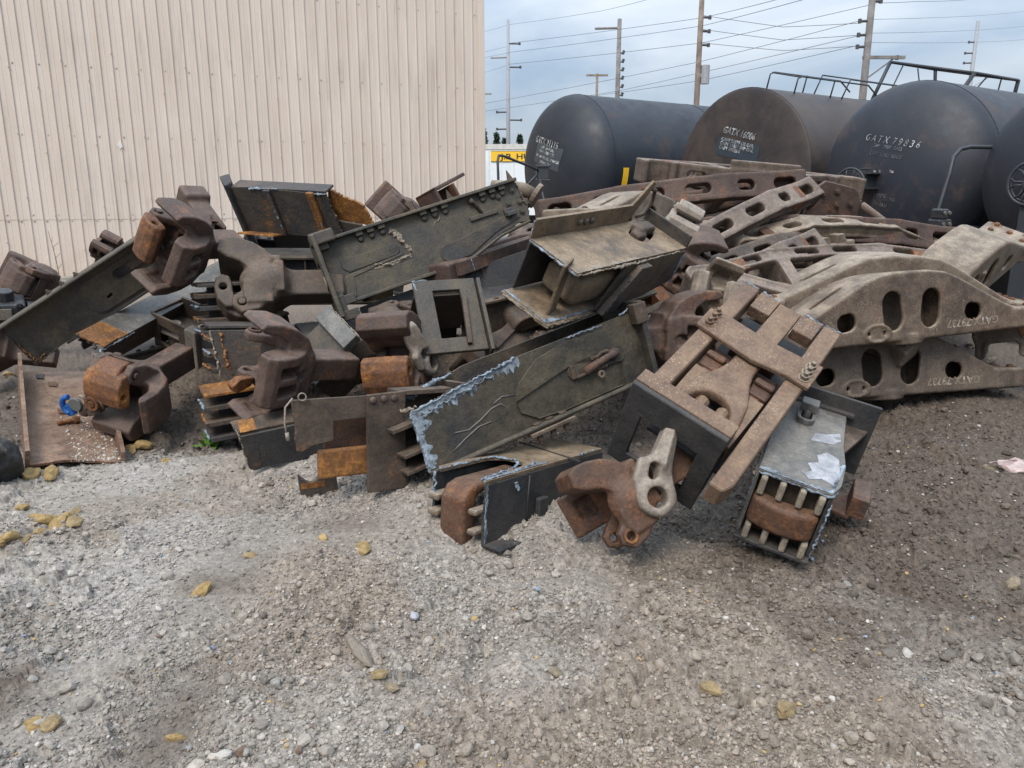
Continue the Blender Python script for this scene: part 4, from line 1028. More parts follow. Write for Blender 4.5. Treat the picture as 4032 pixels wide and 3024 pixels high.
# ---- materials of the pile
M_RUST = metal('rusty casting', (.045, .022, .013), (.10, .048, .026), rust=(.25, .095, .024), rust_amt=.48, dust=(.19, .14, .10), dust_amt=.24, seed=1)
M_RUST_OR = metal('orange rusty casting', (.055, .024, .012), (.125, .050, .018), rust=(.34, .13, .018), rust_amt=.60, dust=(.19, .13, .10), dust_amt=.22, seed=2)
M_CAST = metal('brown casting', (.030, .021, .015), (.075, .051, .036), rust=(.20, .075, .020), rust_amt=.34, dust=(.19, .15, .115), dust_amt=.40, seed=3)
M_CAST_P = metal('plum brown casting', (.036, .022, .017), (.082, .050, .038), rust=(.25, .088, .020), rust_amt=.40, dust=(.20, .15, .12), dust_amt=.36, seed=4)
M_TAN = metal('mud caked casting', (.070, .050, .035), (.145, .11, .08), rust=(.19, .08, .03), rust_amt=.28, dust=(.31, .26, .20), dust_amt=.78, speck=.3, seed=5)
M_FRAME = metal('side frame iron', (.048, .034, .026), (.115, .084, .065), rust=(.22, .082, .035), rust_amt=.32, dust=(.27, .22, .18), dust_amt=.62, speck=.3, seed=20)
M_BOLST = metal('bolster iron', (.045, .030, .021), (.10, .068, .046), rust=(.20, .08, .026), rust_amt=.34, dust=(.29, .235, .175), dust_amt=.72, speck=.55, seed=6)
M_BOLST2 = metal('dark bolster iron', (.045, .033, .025), (.090, .067, .050), rust=(.16, .07, .028), rust_amt=.25, dust=(.25, .205, .16), dust_amt=.6, speck=.4, seed=7)
M_SILL = metal('dark painted sill', (.020, .019, .018), (.068, .052, .034), rust=(.18, .078, .022), rust_amt=.28, dust=(.16, .13, .09), dust_amt=.32, scorch=.7, seed=8, rough=.56)
M_SILLG = metal('olive grey sill', (.024, .023, .019), (.078, .064, .042), rust=(.15, .075, .026), rust_amt=.20, dust=(.155, .128, .09), dust_amt=.42, scorch=.6, seed=9, rough=.58)
M_SILLT = metal('tan dusty sill', (.075, .055, .036), (.165, .118, .072), rust=(.19, .09, .03), rust_amt=.22, dust=(.27, .205, .14), dust_amt=.65, scorch=.65, seed=10, rough=.68)
M_GREY = metal('grey scraped steel', (.060, .060, .058), (.135, .130, .12), rust=(.13, .08, .045), rust_amt=.16, dust=(.24, .22, .19), dust_amt=.40, scorch=.6, seed=11, rough=.50)
M_BLACKST = metal('sooty steel', (.018, .019, .022), (.042, .039, .037), rust=(.13, .058, .02), rust_amt=.2, dust=(.12, .10, .08), dust_amt=.25, scorch=.4, seed=12)
M_BURN = metal('heat rusted steel', (.030, .030, .032), (.070, .054, .040), rust=(.38, .155, .02), rust_amt=.36, dust=(.16, .12, .09), dust_amt=.2, scorch=.7, seed=13)
M_ORANGE = metal('bright orange rust', (.09, .040, .015), (.20, .080, .020), rust=(.46, .20, .022), rust_amt=.62, dust=(.2, .15, .1), dust_amt=.1, seed=14)
M_SPECK = metal('flecked rusty steel', (.085, .050, .033), (.155, .098, .062), rust=(.21, .085, .034), rust_amt=.34, dust=(.235, .165, .11), dust_amt=.50, speck=.6, seed=15)
M_CHAN = metal('brown rolled channel', (.075, .040, .024), (.16, .090, .055), rust=(.28, .105, .034), rust_amt=.42, dust=(.27, .20, .15), dust_amt=.50, seed=16)
M_SLAG = metal('pale torch slag', (.05, .062, .078), (.30, .37, .44), rust=(.10, .075, .055), rust_amt=.3, dust=(.4, .4, .4), dust_amt=0, scale=7, seed=17, rough=.55)
M_SLAGT = metal('tan torch slag', (.13, .105, .08), (.31, .265, .205), rust=(.10, .08, .06), rust_amt=.3, dust=(.4, .4, .4), dust_amt=0, scale=7, seed=18)
M_SKIN = metal('bleached oxide skin', (.030, .034, .040), (.34, .41, .48), rust=(.20, .12, .05), rust_amt=.25, dust=(.4, .4, .4), dust_amt=0, scale=3.2, seed=31, rough=.5)
M_PALE = metal('pale dusty casting', (.13, .105, .085), (.225, .19, .155), rust=(.18, .09, .045), rust_amt=.2, dust=(.34, .30, .25), dust_amt=.6, seed=19)
POSE = {"front_sill": [-0.4344, 3.8017, 0.2241, 0.8367, 0.4955, 0.2333, -0.2736, 0.0092, 0.9618], "under_sill": [-0.1412, 3.3994, 0.0239, 0.614, 0.7828, -0.101, 0.0588, 0.0822, 0.9949], "big_sill": [-1.2534, 5.6285, 0.859, 0.908, 0.3022, 0.2903, -0.3353, 0.1084, 0.9359], "left_sill": [-3.5773, 5.6637, 0.404, 0.8507, 0.0547, 0.5228, -0.4764, -0.3402, 0.8108], "box_beam": [-2.9724, 5.4211, 0.4202, 0.367, 0.8894, 0.2728, 0.3879, -0.4128, 0.8241], "ground_channel": [-2.6287, 4.4072, 0.0558, -0.5284, 0.8381, 0.1354, 0.171, -0.0511, 0.9839], "draft_frame": [1.4416, 3.9394, 1.0682, -0.6115, -0.6923, -0.3831, 0.1297, -0.5654, 0.8146], "end_sill": [1.1562, 3.1691, 0.1175, 0.4296, 0.8883, 0.1623, 0.1472, -0.2462, 0.958], "tan_sill": [0.2332, 4.2255, 0.9266, 0.6533, 0.7535, 0.0736, 0.3272, -0.3687, 0.8701], "top_sill": [-2.2981, 6.8698, 1.3444, 0.9065, -0.4194, -0.0477, -0.1597, -0.4455, 0.8809], "striker_plate": [-0.5356, 4.6752, 0.668, 0.9474, 0.3187, 0.0282, -0.209, 0.5496, 0.8089], "long_beam": [-0.3788, 5.7745, 0.9343, 0.5687, 0.8092, 0.1473, -0.1669, -0.0618, 0.984], "low_beam": [-0.1029, 5.1431, 0.5406, 0.3881, 0.9203, 0.0495, 0.6102, -0.2969, 0.7345], "lean_slab": [-1.3074, 5.1568, 0.8043, 0.608, -0.6937, -0.386, 0.6981, 0.2356, 0.6761], "window_plate": [-1.0873, 3.6136, 0.2894, 0.8351, 0.5446, -0.0776, 0.0049, 0.1338, 0.991], "strike_box": [-2.7766, 5.9209, 0.4961, 0.8792, -0.3892, -0.2748, 0.1378, -0.3443, 0.9287], "cp_behind": [0.9724, 4.8716, 0.7394, 0.9744, 0.2184, -0.053, 0.0288, 0.1123, 0.9933], "cp_tan": [1.1632, 5.8975, 1.194, 0.8842, 0.3149, -0.345, 0.4563, -0.4239, 0.7824], "bolster_a": [2.6558, 5.3214, 0.6591, 0.9419, 0.3347, 0.0291, -0.0698, 0.1102, 0.9915], "bolster_b": [2.6382, 5.454, 0.2255, 0.9598, 0.2804, -0.0128, -0.0367, 0.1706, 0.9847], "bolster_c": [2.736, 5.6793, 0.7607, 0.9777, 0.2071, -0.0343, 0.0384, -0.0157, 0.9991], "bolster_d": [3.4679, 6.1446, 0.8718, 0.7431, 0.5963, 0.3037, 0.0021, -0.4559, 0.89], "sf_top": [2.5218, 8.3929, 1.82, 0.9847, 0.1588, -0.0724, -0.1471, 0.9785, 0.1446], "sf_bar": [1.5606, 7.8608, 1.606, 0.9936, 0.0075, 0.113, -0.0221, -0.9659, 0.258], "sf_diag": [1.8457, 6.8017, 1.2859, 0.8001, 0.5005, 0.3307, 0.2125, -0.752, 0.624], "sf_mid": [1.797, 6.3763, 0.9815, 0.8267, 0.5231, 0.2072, 0.2602, -0.682, 0.6835], "sf_low": [1.7106, 6.0166, 0.9136, 0.7549, 0.5994, 0.2662, 0.3421, -0.7061, 0.62], "sf_right": [2.954, 7.2912, 1.2603, 0.9789, 0.1998, -0.0432, 0.2035, -0.9327, 0.2976], "sf_behind": [2.9683, 7.0918, 1.1629, 0.9347, 0.3539, -0.0326, 0.1621, -0.3428, 0.9253], "sf_deep": [1.916, 7.4885, 1.1023, 0.9126, 0.3828, -0.1433, 0.1971, -0.1049, 0.9748], "sf_far": [4.6044, 5.3073, 0.7464, 0.799, -0.5714, 0.1875, -0.1872, 0.06, 0.9805], "scrap_a": [-0.8182, 7.8131, 1.6015, 0.3995, 0.8814, 0.252, -0.3199, -0.1236, 0.9394], "cp_big": [-1.7083, 5.5603, 0.9912, -0.9524, -0.3042, 0.0209, 0.263, -0.7848, 0.5611], "cp_small": [1.2761, 6.1039, 1.3314, 0.3094, -0.5589, 0.7693, -0.8736, 0.1525, 0.4622], "sf_grey": [1.1166, 6.8136, 1.1851, 0.6222, 0.7615, -0.1814, 0.081, 0.1678, 0.9825], "sf_word": [2.4047, 5.7458, 1.0224, 0.9762, 0.2145, 0.0317, -0.1924, 0.7899, 0.5822], "low_channel": [-1.5471, 4.2171, 0.1191, 0.8955, 0.4333, 0.1014, 0.0171, -0.2611, 0.9652], "rib_a": [-2.1157, 5.2438, 0.6761, 0.8556, 0.5176, 0.0009, -0.0257, 0.0408, 0.9988], "rib_b": [-1.9492, 4.9231, 0.4837, 0.8608, 0.5043, -0.0681, 0.0356, 0.0739, 0.9966], "rib_c": [-1.8596, 4.6112, 0.1069, 0.8759, 0.4772, 0.0705, -0.0572, -0.0423, 0.9975], "cp_upper": [-2.2624, 5.5127, 1.2981, -0.4633, -0.8855, 0.0341, -0.4843, 0.2207, -0.8466], "x_block": [-4.0127, 6.6133, 0.8804, -0.6189, -0.6306, 0.4683, 0.4799, 0.1685, 0.861], "x_hook": [-3.8188, 7.2861, 1.1157, 0.5392, -0.3745, 0.7543, -0.8395, -0.1675, 0.5169], "x_stub": [-2.7937, 7.0644, 1.4795, -0.5976, 0.579, 0.5546, 0.4186, -0.3647, 0.8317], "x_angle": [-0.7178, 7.8392, 1.7114, 0.6092, 0.7103, 0.3527, -0.4609, -0.0448, 0.8863], "x_cast": [-1.0166, 7.5621, 1.4113, -0.5698, -0.5595, 0.6019, 0.6765, 0.0965, 0.7301], "x_left": [-4.1528, 6.1897, 0.397, -0.9435, -0.2816, 0.1749, 0.3315, -0.8015, 0.4976], "x_bnose": [-2.8984, 4.0832, 0.1849, 0.3293, -0.6202, 0.7119, -0.6673, 0.3805, 0.6402], "x_valve": [-4.0357, 6.1721, 0.7547, 0.8433, 0.5371, -0.0196, 0.1747, -0.2394, 0.9551], "log": [-4.9596, 7.6095, 0.747, 0.9946, 0.1037, 0.006, -0.0097, 0.0355, 0.9993], "blue_valve": [-2.7202, 4.7819, 0.3129, 0.9117, -0.2798, 0.3009, -0.3431, -0.1153, 0.9322], "rusty_bit": [-1.1458, 3.9058, 0.0876, 0.9712, 0.2273, 0.072, -0.0311, -0.1785, 0.9834], "pipe": [0.1046, 7.4184, 1.6708, 0.9744, -0.2187, -0.0512, 0.0362, -0.072, 0.9967], "scrap_plate": [3.1135, 7.599, 1.5658, 0.9584, 0.1495, -0.243, 0.266, -0.1595, 0.9507], "grease_valve": [4.7272, 8.6862, 1.3833, 0.9091, 0.4165, 0.0046, 0.0108, -0.0346, 0.9993], "x_teeth": [2.4063, 6.6688, 1.1137, 0.9174, 0.3565, 0.177, -0.1631, -0.0691, 0.9842], "x_dark": [-0.9202, 5.3282, 0.6643, 0.8329, 0.4896, 0.258, -0.1652, -0.2249, 0.9603], "x_head2": [1.3292, 5.1687, 0.8577, 0.2063, -0.8313, 0.5161, 0.2801, 0.5556, 0.7829], "cp_mid": [-0.6957, 4.8898, 0.6184, -0.2196, -0.9696, 0.1079, 0.9727, -0.2091, 0.1007], "cp_ground": [-2.4703, 5.0126, 0.4294, -0.3413, -0.9106, -0.2332, -0.9352, 0.304, 0.1817], "cp_front": [0.5501, 3.2778, 0.3267, -0.8443, -0.3692, -0.3885, 0.1837, -0.8803, 0.4374], "cp_stand": [-1.3391, 4.6092, 0.6199, -0.7024, -0.6989, 0.1347, -0.2775, 0.0946, -0.9561], "f_a": [-2.2861, 6.2807, 0.7922, 0.9789, 0.2034, -0.0173, 0.0513, -0.1628, 0.9853], "f_b": [-1.4995, 5.4862, 0.3141, 0.8556, 0.5176, 0.0009, 0.1045, -0.1744, 0.9791], "f_c": [-2.9452, 5.8335, 0.1112, 0.8437, 0.5035, 0.1862, -0.1401, -0.1282, 0.9818], "f_d": [-0.2125, 5.6385, 0.526, 0.8197, 0.5577, 0.1305, -0.057, -0.1471, 0.9875], "f_e": [-2.5047, 7.1714, 0.8948, 0.9524, 0.2809, -0.1185, 0.1588, -0.1253, 0.9793], "sf_x1": [1.0809, 7.6191, 1.188, 0.9126, 0.4063, -0.0447, 0.3437, -0.7037, 0.6218], "sf_x2": [2.731, 7.1712, 1.0576, 0.9446, 0.2682, -0.1892, 0.324, -0.6702, 0.6677], "sf_x3": [0.8304, 6.4815, 0.8744, 0.7454, 0.6491, 0.1518, 0.2902, -0.521, 0.8027]}
# ================================================================== THE PILE (poses: origin, x axis, z axis)
def PM(n):
    p = POSE[n]; o, x, z = Vector(p[:3]), Vector(p[3:6]), Vector(p[6:9])
    return frame(o, x, z.cross(x), z)
G_SILL = 'cut sill ends in the pile'
def stud_row(root, pts, axis, mat, kind='rivet', r=.018):
    for p in pts:
        b = MB(); (b.rivet(p, axis, r, .016) if kind == 'rivet' else b.hexbolt(p, axis, r))
        b.build('rivet' if kind == 'rivet' else 'bolt', mat, root, .0)

# ---- front sill
def front_sill():
    r = thing('sill_end', 'olive grey cut sill with pale torch slag and slotted key hole, front centre', 'sill', PM('front_sill'), G_SILL)
    L = 1.5
    plate(r, 'web', [(0, 0), (L, 0), (L, .40), (.66, .40)]+jag((.66, .40), (0, .33), .012)[1:]+jag((0, .33), (0, 0), .006), .018, M_SILLG, XZ(0), [slot(1.16, .20, .40, .085)], .002)
    plate(r, 'web', [(-.13, .0), (L, 0), (L, .40), (.5, .40)]+jag((.5, .40), (-.13, .31), .014, seed=2)[1:]+jag((-.13, .31), (-.13, 0), .008, seed=3), .018, M_SILL, XZ(.33), (), .002)
    dbl = [(.60, .10), (.70, .03), (.90, .012), (1.30, .012), (1.33, .15), (1.29, .16), (1.27, .36), (1.02, .385), (.78, .35), (.64, .26), (.59, .17)]
    plate(r, 'doubler_plate', dbl, .014, M_SILLG, XZ(-.016), [slot(1.16, .20, .41, .095)], .003)
    f = MB(); f.prism([(0, -.055), (L, -.055), (L, 0), (0, 0)], -.02, 0); f.tube([(0, -.05, -.006), (L+.02, -.05, -.006)], .017, 8); f.build('flange', M_SILLG, r, .004)
    f = MB(); f.box((0, .345, -.02), (L, .40, 0)); f.build('flange', M_SILL, r, .004)
    f = MB(); f.box((-.09, .03, .10), (.55, .315, .118)); f.box((-.10, .06, .24), (.5, .315, .262)); f.box((-.10, .05, .005), (.4, .315, .024)); f.box((.35, .02, .0), (.37, .31, .36)); f.build('inner_shelf', M_CAST, r, .003)
    f = MB(); f.box((L, -.075, -.035), (L+.035, .41, .46)); f.build('striker', M_SILLG, r, .006)
    f = MB(); f.box((L-.04, -.085, .33), (L+.05, -.02, .45)); f.build('striker_lug', M_CAST, r, .006)
    f = MB(); f.box((.60, -.075, -.046), (.90, -.012, -.026)); f.build('splice_plate', M_TAN, r, .003)
    for x in (.66, .75, .84):
        b = MB(); b.box((x-.02, -.06, .0), (x+.02, -.022, .018)); b.cyl((x, -.042, -.046), (x, -.042, -.085), .018, 6); b.cyl((x, -.042, -.085), (x, -.042, -.105), .011, 8); b.build('bolt', M_CAST, r, .002)
    k = MB(); k.tube([(1.06, -.03, .175), (1.22, -.035, .21), (1.31, -.03, .215)], .026, 8); k.build('coupler_key', M_CAST_P, r, smooth=True)
    k = MB(); k.box((.97, -.032, .16), (1.0, -.005, .24)); k.box((1.12, -.036, .225), (1.30, -.005, .243)); k.box((1.0, -.036, .157), (1.22, -.005, .172)); k.tube([(1.16, -.03, .23), (1.19, -.045, .25), (1.24, -.04, .245)], .013, 6); k.build('key_retainer', M_CAST, r, .003)
    k = MB(); k.ring((1.16, -.045, .13), (0, 1, 0), .022, .012, .012, 14); k.build('cotter', M_TAN, r)
    g = MB()
    for pts in ([(.20, .14), (.28, .125), (.36, .15), (.44, .185), (.50, .19), (.53, .16), (.52, .12)], [(.16, .05), (.24, .085), (.34, .12), (.42, .118)], [(.46, .205), (.52, .225), (.60, .205)]): g.tube([(a, -.0095, b) for a, b in pts], .0045, 6)
    g.build('torch_scar', M_GREY, r, smooth=True)
    slag(r, [(.66, -.012, .40), (.42, -.02, .375), (.2, -.016, .35), (0, -.012, .33)], M_SLAG, .013, .007, .010, 3)
    slag(r, [(.5, -.016, .36), (.25, -.016, .325), (.06, -.014, .29), (.03, -.014, .2)], M_SLAG, .010, .007, .016, 4)
    slag(r, [(0, -.006, .33), (0, -.006, .0), (.06, -.04, -.012)], M_SLAG, .010, .008, .006, 5)
    slag(r, [(-.13, .32, .31), (-.13, .32, .0)], M_SLAG, .016, .010, .006, 6); slag(r, [(-.13, .33, .31), (.1, .3, .34), (.4, .3, .39)], M_SLAG, .022, .010, .012, 36)
    slag(r, [(-.01, .30, .31), (.0, .1, .33), (.05, .02, .34)], M_SLAGT, .018, .012, .012, 7)
    slag(r, [(1.0, -.02, .40), (1.26, -.02, .395)], M_SLAG, .009, .010, .008, 8); slag(r, [(1.4, -.01, .405), (1.5, -.02, .44)], M_SLAG, .010, .008, .005, 9)
    scale_band(r, [(0, .0), (.0, .33), (.2, .352), (.45, .38), (.68, .40)][::-1], .11, XZ(0), M_SKIN, 1, .0095)
    scale_band(r, [(0, .33), (0, 0)], .06, XZ(0), M_SKIN, 2, .0095)
front_sill()

def under_sill():
    r = thing('sill_end', 'dark sill half sunk in dirt with round torch cut showing a rusty yoke', 'sill', PM('under_sill'), G_SILL)
    L = 1.05
    plate(r, 'web', jag((0, .27), (0, -.02), .004)+[(0, -.02), (L, -.02), (L, .27)], .018, M_BLACKST, XZ(0), (), .002)
    plate(r, 'web', jag((0, .27), (0, -.02), .006, seed=5)+[(L, -.02), (L, .27)], .018, M_BLACKST, XZ(.33), (), .002)
    u = [(0, 0), (L, 0), (L, .34)]+jag((L, .34), (0, .34), .003, .03)[1:]+[(0, .29), (.28, .29)]+arc(.33, .175, .115, 90, -90, 10)+jag((.28, .06), (0, .035), .006)
    plate(r, 'top_plate', u, .016, M_SILLT, XY(.28), (), .002)
    f = MB(); f.box((0, -.115, -.036), (L, .009, -.02)); f.build('flange', M_BLACKST, r, .004)
    w = MB(); w.tube([(.34, -.010, 0), (.335, -.010, .13), (.34, -.010, .26)], .006, 6); w.build('weld_line', M_BLACKST, r, smooth=True)
    b = MB(); b.box((.40, -.045, .0), (.475, -.01, .13)); b.prism([(.40, -.02), (.475, -.02), (.475, .02), (.62, .02), (.62, .045), (.40, .045)], -.16, -.01, frame((0, 0, -.03), (1, 0, 0), (0, 0, 1), (0, -1, 0)).__matmul__(Matrix.Identity(4))) if False else b.box((.40, -.16, -.02), (.52, -.01, .008)); b.build('lug', M_BLACKST, r, .008)
    for x in (.60, .71, .82):
        s = MB(); s.cyl((x, -.055, -.02), (x, -.055, .02), .024, 10); s.cyl((x, -.055, .02), (x, -.055, .045), .018, 10); s.build('stud', M_BLACKST, r, .003)
    def yoke(x, y, z):
        d = sext(spoly([(-.05, -.16), (.0, -.19), (.05, -.16), (.05, .18), (.12, .20), (.44, .20), (.44, .252), (.05, .252), (-.01, .235), (-.05, .18)], x, z), y, .085, .245, .025)
        return d
    obj('yoke', cast('yoke', yoke, (-.07, .06, -.21), (.46, .27, .27), .008), M_RUST, r)
    f = MB()
    for i, z in enumerate((-.10, -.02, .06, .14)): f.box((-.05, .255, z), (.10, .325, z+.035)); 
    for i, z in enumerate((-.08, .02, .12)): f.box((-.045, .012, z), (.08, .07, z+.03))
    f.build('stop_casting', M_TAN, r, .012)
    slag(r, [(0, .03, .29), (.28, .06, .292), (.36, .08, .292), (.44, .17, .29), (.40, .27, .29), (.3, .29, .29), (0, .30, .29)], M_SLAG, .010, .007, .006, 11)
    slag(r, [(0, .01, .28), (.3, .02, .29), (.5, .06, .292)], M_SLAG, .012, .006, .010, 12)
    slag(r, [(0, -.01, .27), (0, -.01, -.02)], M_SLAG, .006, .008, .004, 13); slag(r, [(-.03, .30, .28), (-.02, .30, .16)], M_SLAG, .022, .010, .014, 14)
    slag(r, [(.22, -.01, .25), (.24, -.016, .20)], M_SLAG, .012, .008, .008, 15); slag(r, [(.80, .0, .288), (1.0, .01, .288)], M_SLAG, .009, .008, .006, 16)
    s = MB(); s.prism(slot(0, 0, .5, .012), -.004, .004); s.build('weld_line', M_BLACKST, r, M=frame((.74, .16, .288), (.2, .98, 0), (-.98, .2, 0), (0, 0, 1)))
    scale_band(r, [(.0, .28), (0, -.02)], .03, XZ(0), M_SKIN, 3, .0095)
    scale_band(r, [(0, .012), (.28, .06), (.40, .09), (.45, .175), (.40, .27)][::-1], .05, XY(.28), M_SKIN, 4, .0085) if False else scale_band(r, [(.55, .012), (.28, .012), (0, .008)][::-1], .05, XY(.28), M_SKIN, 4, .0085)
under_sill()

def big_sill():
    r = thing('sill_end', 'big olive grey bolted sill with yellowish weld scar lying across the pile', 'sill', PM('big_sill'), G_SILL)
    out = [(0, 0), (.90, .0), (1.10, .03), (1.32, .115), (1.50, .15), (1.58, .14), (1.60, .20), (1.565, .47), (0, .47)]
    plate(r, 'web', out, .02, M_SILLG, XZ(0), (), .003)
    plate(r, 'web', [(0, 0), (.9, 0), (1.3, .12), (1.56, .15), (1.56, .47), (0, .47)], .02, M_SILLG, XZ(.33), (), .003)
    f = MB(); f.box((.03, -.075, .455), (1.57, .012, .478)); f.box((.0, .32, .455), (1.57, .41, .478)); f.build('flange', M_SILLG, r, .005)
    f = MB(); f.box((.05, -.06, -.018), (.92, .01, .006)); f.build('flange', M_SILLG, r, .005)
    f = MB(); f.tube([(.9, -.02, -.005), (1.08, -.02, .018), (1.32, -.02, .10), (1.58, -.02, .135)], .014, 6); f.build('edge_rib', M_SILLG, r, smooth=True)
    f = MB(); f.prism([(.10, .30), (.10, .24), (.14, .20)]+arc(.50, .255, .045, -70, 70, 6)+[(.14, .305)], -.006, .006, XZ(-.014)); f.build('pad', M_SILLG, r, .003)
    f = MB(); f.prism([(.06, .02), (.13, .02), (.16, .16), (.55, .20), (.57, .215), (.10, .185)], -.005, .005, XZ(-.012)); f.build('pad', M_SILLG, r, .003)
    f = MB(); f.prism([(.86, .03), (1.05, .035), (1.30, .14), (1.52, .19), (1.5, .25), (1.0, .175)]+arc(.90, .10, .075, 70, 200, 7), -.006, .006, XZ(-.014)); f.build('pad', M_SILL, r, .004)
    f = MB(); f.box((1.13, -.03, .27), (1.36, -.008, .305), Matrix.Translation((0, 0, 0))); f.build('weld_bar', M_SILLG, r, .006)
    f = MB(); f.box((1.40, -.045, .22), (1.47, -.008, .28)); f.box((1.41, -.07, .215), (1.49, -.04, .25)); f.build('lug', M_SILLG, r, .006)
    f = MB(); f.tube([(1.17, -.05, .42), (1.20, -.03, .40), (1.24, -.02, .29)], .022, 7, .010); f.build('lug', M_SILLG, r, smooth=True)
    for x in (.30, .385, .47, .80, .885, .97, 1.28, 1.36, 1.44):
        b = MB(); b.box((x-.026, -.055, .425), (x+.026, -.008, .456)); b.rivet((x, -.012, .405), (0, -1, 0), .026, .022); b.build('rivet', M_SILLG, r, .004)
    stud_row(r, [(1.40, -.010, .385), (1.52, -.010, .40), (1.46, -.010, .31), (1.55, -.010, .30), (1.45, -.010, .215), (1.545, -.010, .225)], (0, -1, 0), M_SILLG, 'bolt', .020)
    for x in (.72, 1.02, 1.52):
        b = MB(); b.add([(x, .0, .478), (x+.05, 0, .478), (x+.02, 0, .56), (x, .02, .478), (x+.05, .02, .478), (x+.02, .02, .56)], [(0, 1, 2), (3, 5, 4), (0, 2, 5, 3), (1, 4, 5, 2), (0, 3, 4, 1)]); b.build('torn_tab', M_CAST, r)
    for x in (1.18, 1.24, 1.30, 1.36, 1.42, 1.48): stud_row(r, [(x, .05, .478)], (0, 0, 1), M_SILLG, 'rivet', .022)
    # striker at the left end
    s = plate(r, 'striker', [(-.16, -.10), (.40, -.10), (.40, .52), (-.16, .52)], .035, M_SILLG, YZ(-.03), [[(.02, .02), (.30, .02), (.30, .34), (.02, .34)]], .006)
    f = MB(); f.box((-.05, -.11, -.13), (.10, -.012, -.06)); f.box((-.02, -.10, .40), (.06, -.012, .50)); f.box((-.02, -.10, -.07), (.03, -.012, .06)); f.prism([(-.01, -.02), (.11, -.02), (.11, .05), (.04, .05), (.02, .10), (-.01, .10)], .02, .05, XZ(-.04)); f.build('striker_gusset', M_SILLG, r, .006)
    f = MB(); f.ring((-.05, -.075, .17), (-1, 0, 0), .05, .02, .008, 20); f.build('ring_scar', M_SLAGT, r)
    f = MB(); f.box((-.06, -.15, .44), (.12, .0, .53)); f.build('striker_lug', M_SILLG, r, .012)
    slag(r, [(.52, -.015, .40), (.58, -.02, .30), (.62, -.02, .21), (.60, -.018, .17)], M_SLAGT, .019, .005, .016, 21, 'weld_scar')
    slag(r, [(.33, -.018, .20), (.42, -.02, .165), (.60, -.02, .175)], M_SLAGT, .016, .006, .011, 22, 'weld_scar')
    scale_band(r, [(.605, .19), (.575, .30), (.52, .41)][::-1], .075, XZ(0), M_SLAGT, 41, .0105); scale_band(r, [(.32, .165), (.45, .150), (.62, .165)], .06, XZ(0), M_SLAGT, 42, .0105)
    slag(r, [(.85, -.012, .33), (.92, -.012, .38)], M_SLAGT, .007, .010, .012, 23, 'weld_scar')
    slag(r, [(1.60, -.01, .20), (1.585, -.01, .33), (1.57, -.01, .45)], M_SILLG, .014, .012, .006, 24)
big_sill()
def under_big():  # added sill in place of the big sill's own dark underside
    r = thing('sill_end', 'added black sill standing in for the dark underside of the big bolted sill', 'sill', PM('big_sill'), G_SILL)
    k = MB(); k.box((.12, .06, -.36), (1.75, .08, -.06)); k.build('web', M_BLACKST, r, .004)
    k = MB(); k.box((.12, -.02, -.385), (1.75, .08, -.365)); k.build('flange', M_SILL, r, .004)
    k = MB(); k.box((.10, .08, -.36), (1.7, .42, -.34)); k.build('bottom_plate', M_BLACKST, r, .004)
    k = MB(); k.box((.3, .03, -.30), (.7, .058, -.14)); k.build('pad', M_SILL, r, .01)
    slag(r, [(.12, .05, -.06), (.12, .05, -.36)], M_BURN, .012, seed=120)
under_big()

def left_sill():
    r = thing('sill_end', 'long dark sill leaning up at far left with scorched pointed lower end', 'sill', PM('left_sill'), G_SILL)
    L = 1.6
    plate(r, 'web', [(.04, .36)]+jag((.02, .36), (.0, .0), .006)+jag((.0, 0), (.25, .02), .006)+[(L, .02), (L, .36)], .018, M_SILLG, XZ(0), [slot(1.02, .22, .19, .075, 0), slot(.80, .13, .055, .022, 10)], .002)
    plate(r, 'doubler_plate', [(.72, .05), (1.58, .05), (1.58, .30), (.80, .30)]+arc(.72, .20, .10, 90, 180, 5)+arc(.72, .15, .10, 180, 270, 5)[1:], .012, M_SILLG, XZ(-.015), [slot(1.02, .22, .20, .085, 0), slot(.80, .13, .055, .022, 10)], .003)
    f = MB(); f.box((-.02, -.10, .352), (L, .01, .372)); f.tube([(-.02, -.10, .362), (L, -.10, .362)], .014, 6); f.build('flange', M_SILLG, r, .004)
    f = MB(); f.box((.3, -.02, .0), (L, .08, .02)); f.build('flange', M_BLACKST, r, .004)
    f = MB(); f.box((1.06, -.04, .195), (1.42, -.012, .25)); f.build('coupler_key', M_CAST, r, .006)
    f = MB(); f.box((.3, .05, .02), (1.58, .07, .33)); f.build('slot_backing', M_BLACKST, r)  # dark plate added close behind so the slot looks dark
    slag(r, [(.02, -.01, .34), (0, -.01, .0), (.22, -.01, .015)], M_BURN, .010, .009, .006, 31)
    slag(r, [(.03, -.014, .20), (.02, -.014, .02), (.12, -.014, .04)], M_ORANGE, .009, .010, .014, 32, 'rust_scale')
    for x in (.5, .62, .74, 1.55): stud_row(r, [(x, -.05, .372)], (0, 0, 1), M_CAST, 'bolt', .018)
left_sill()

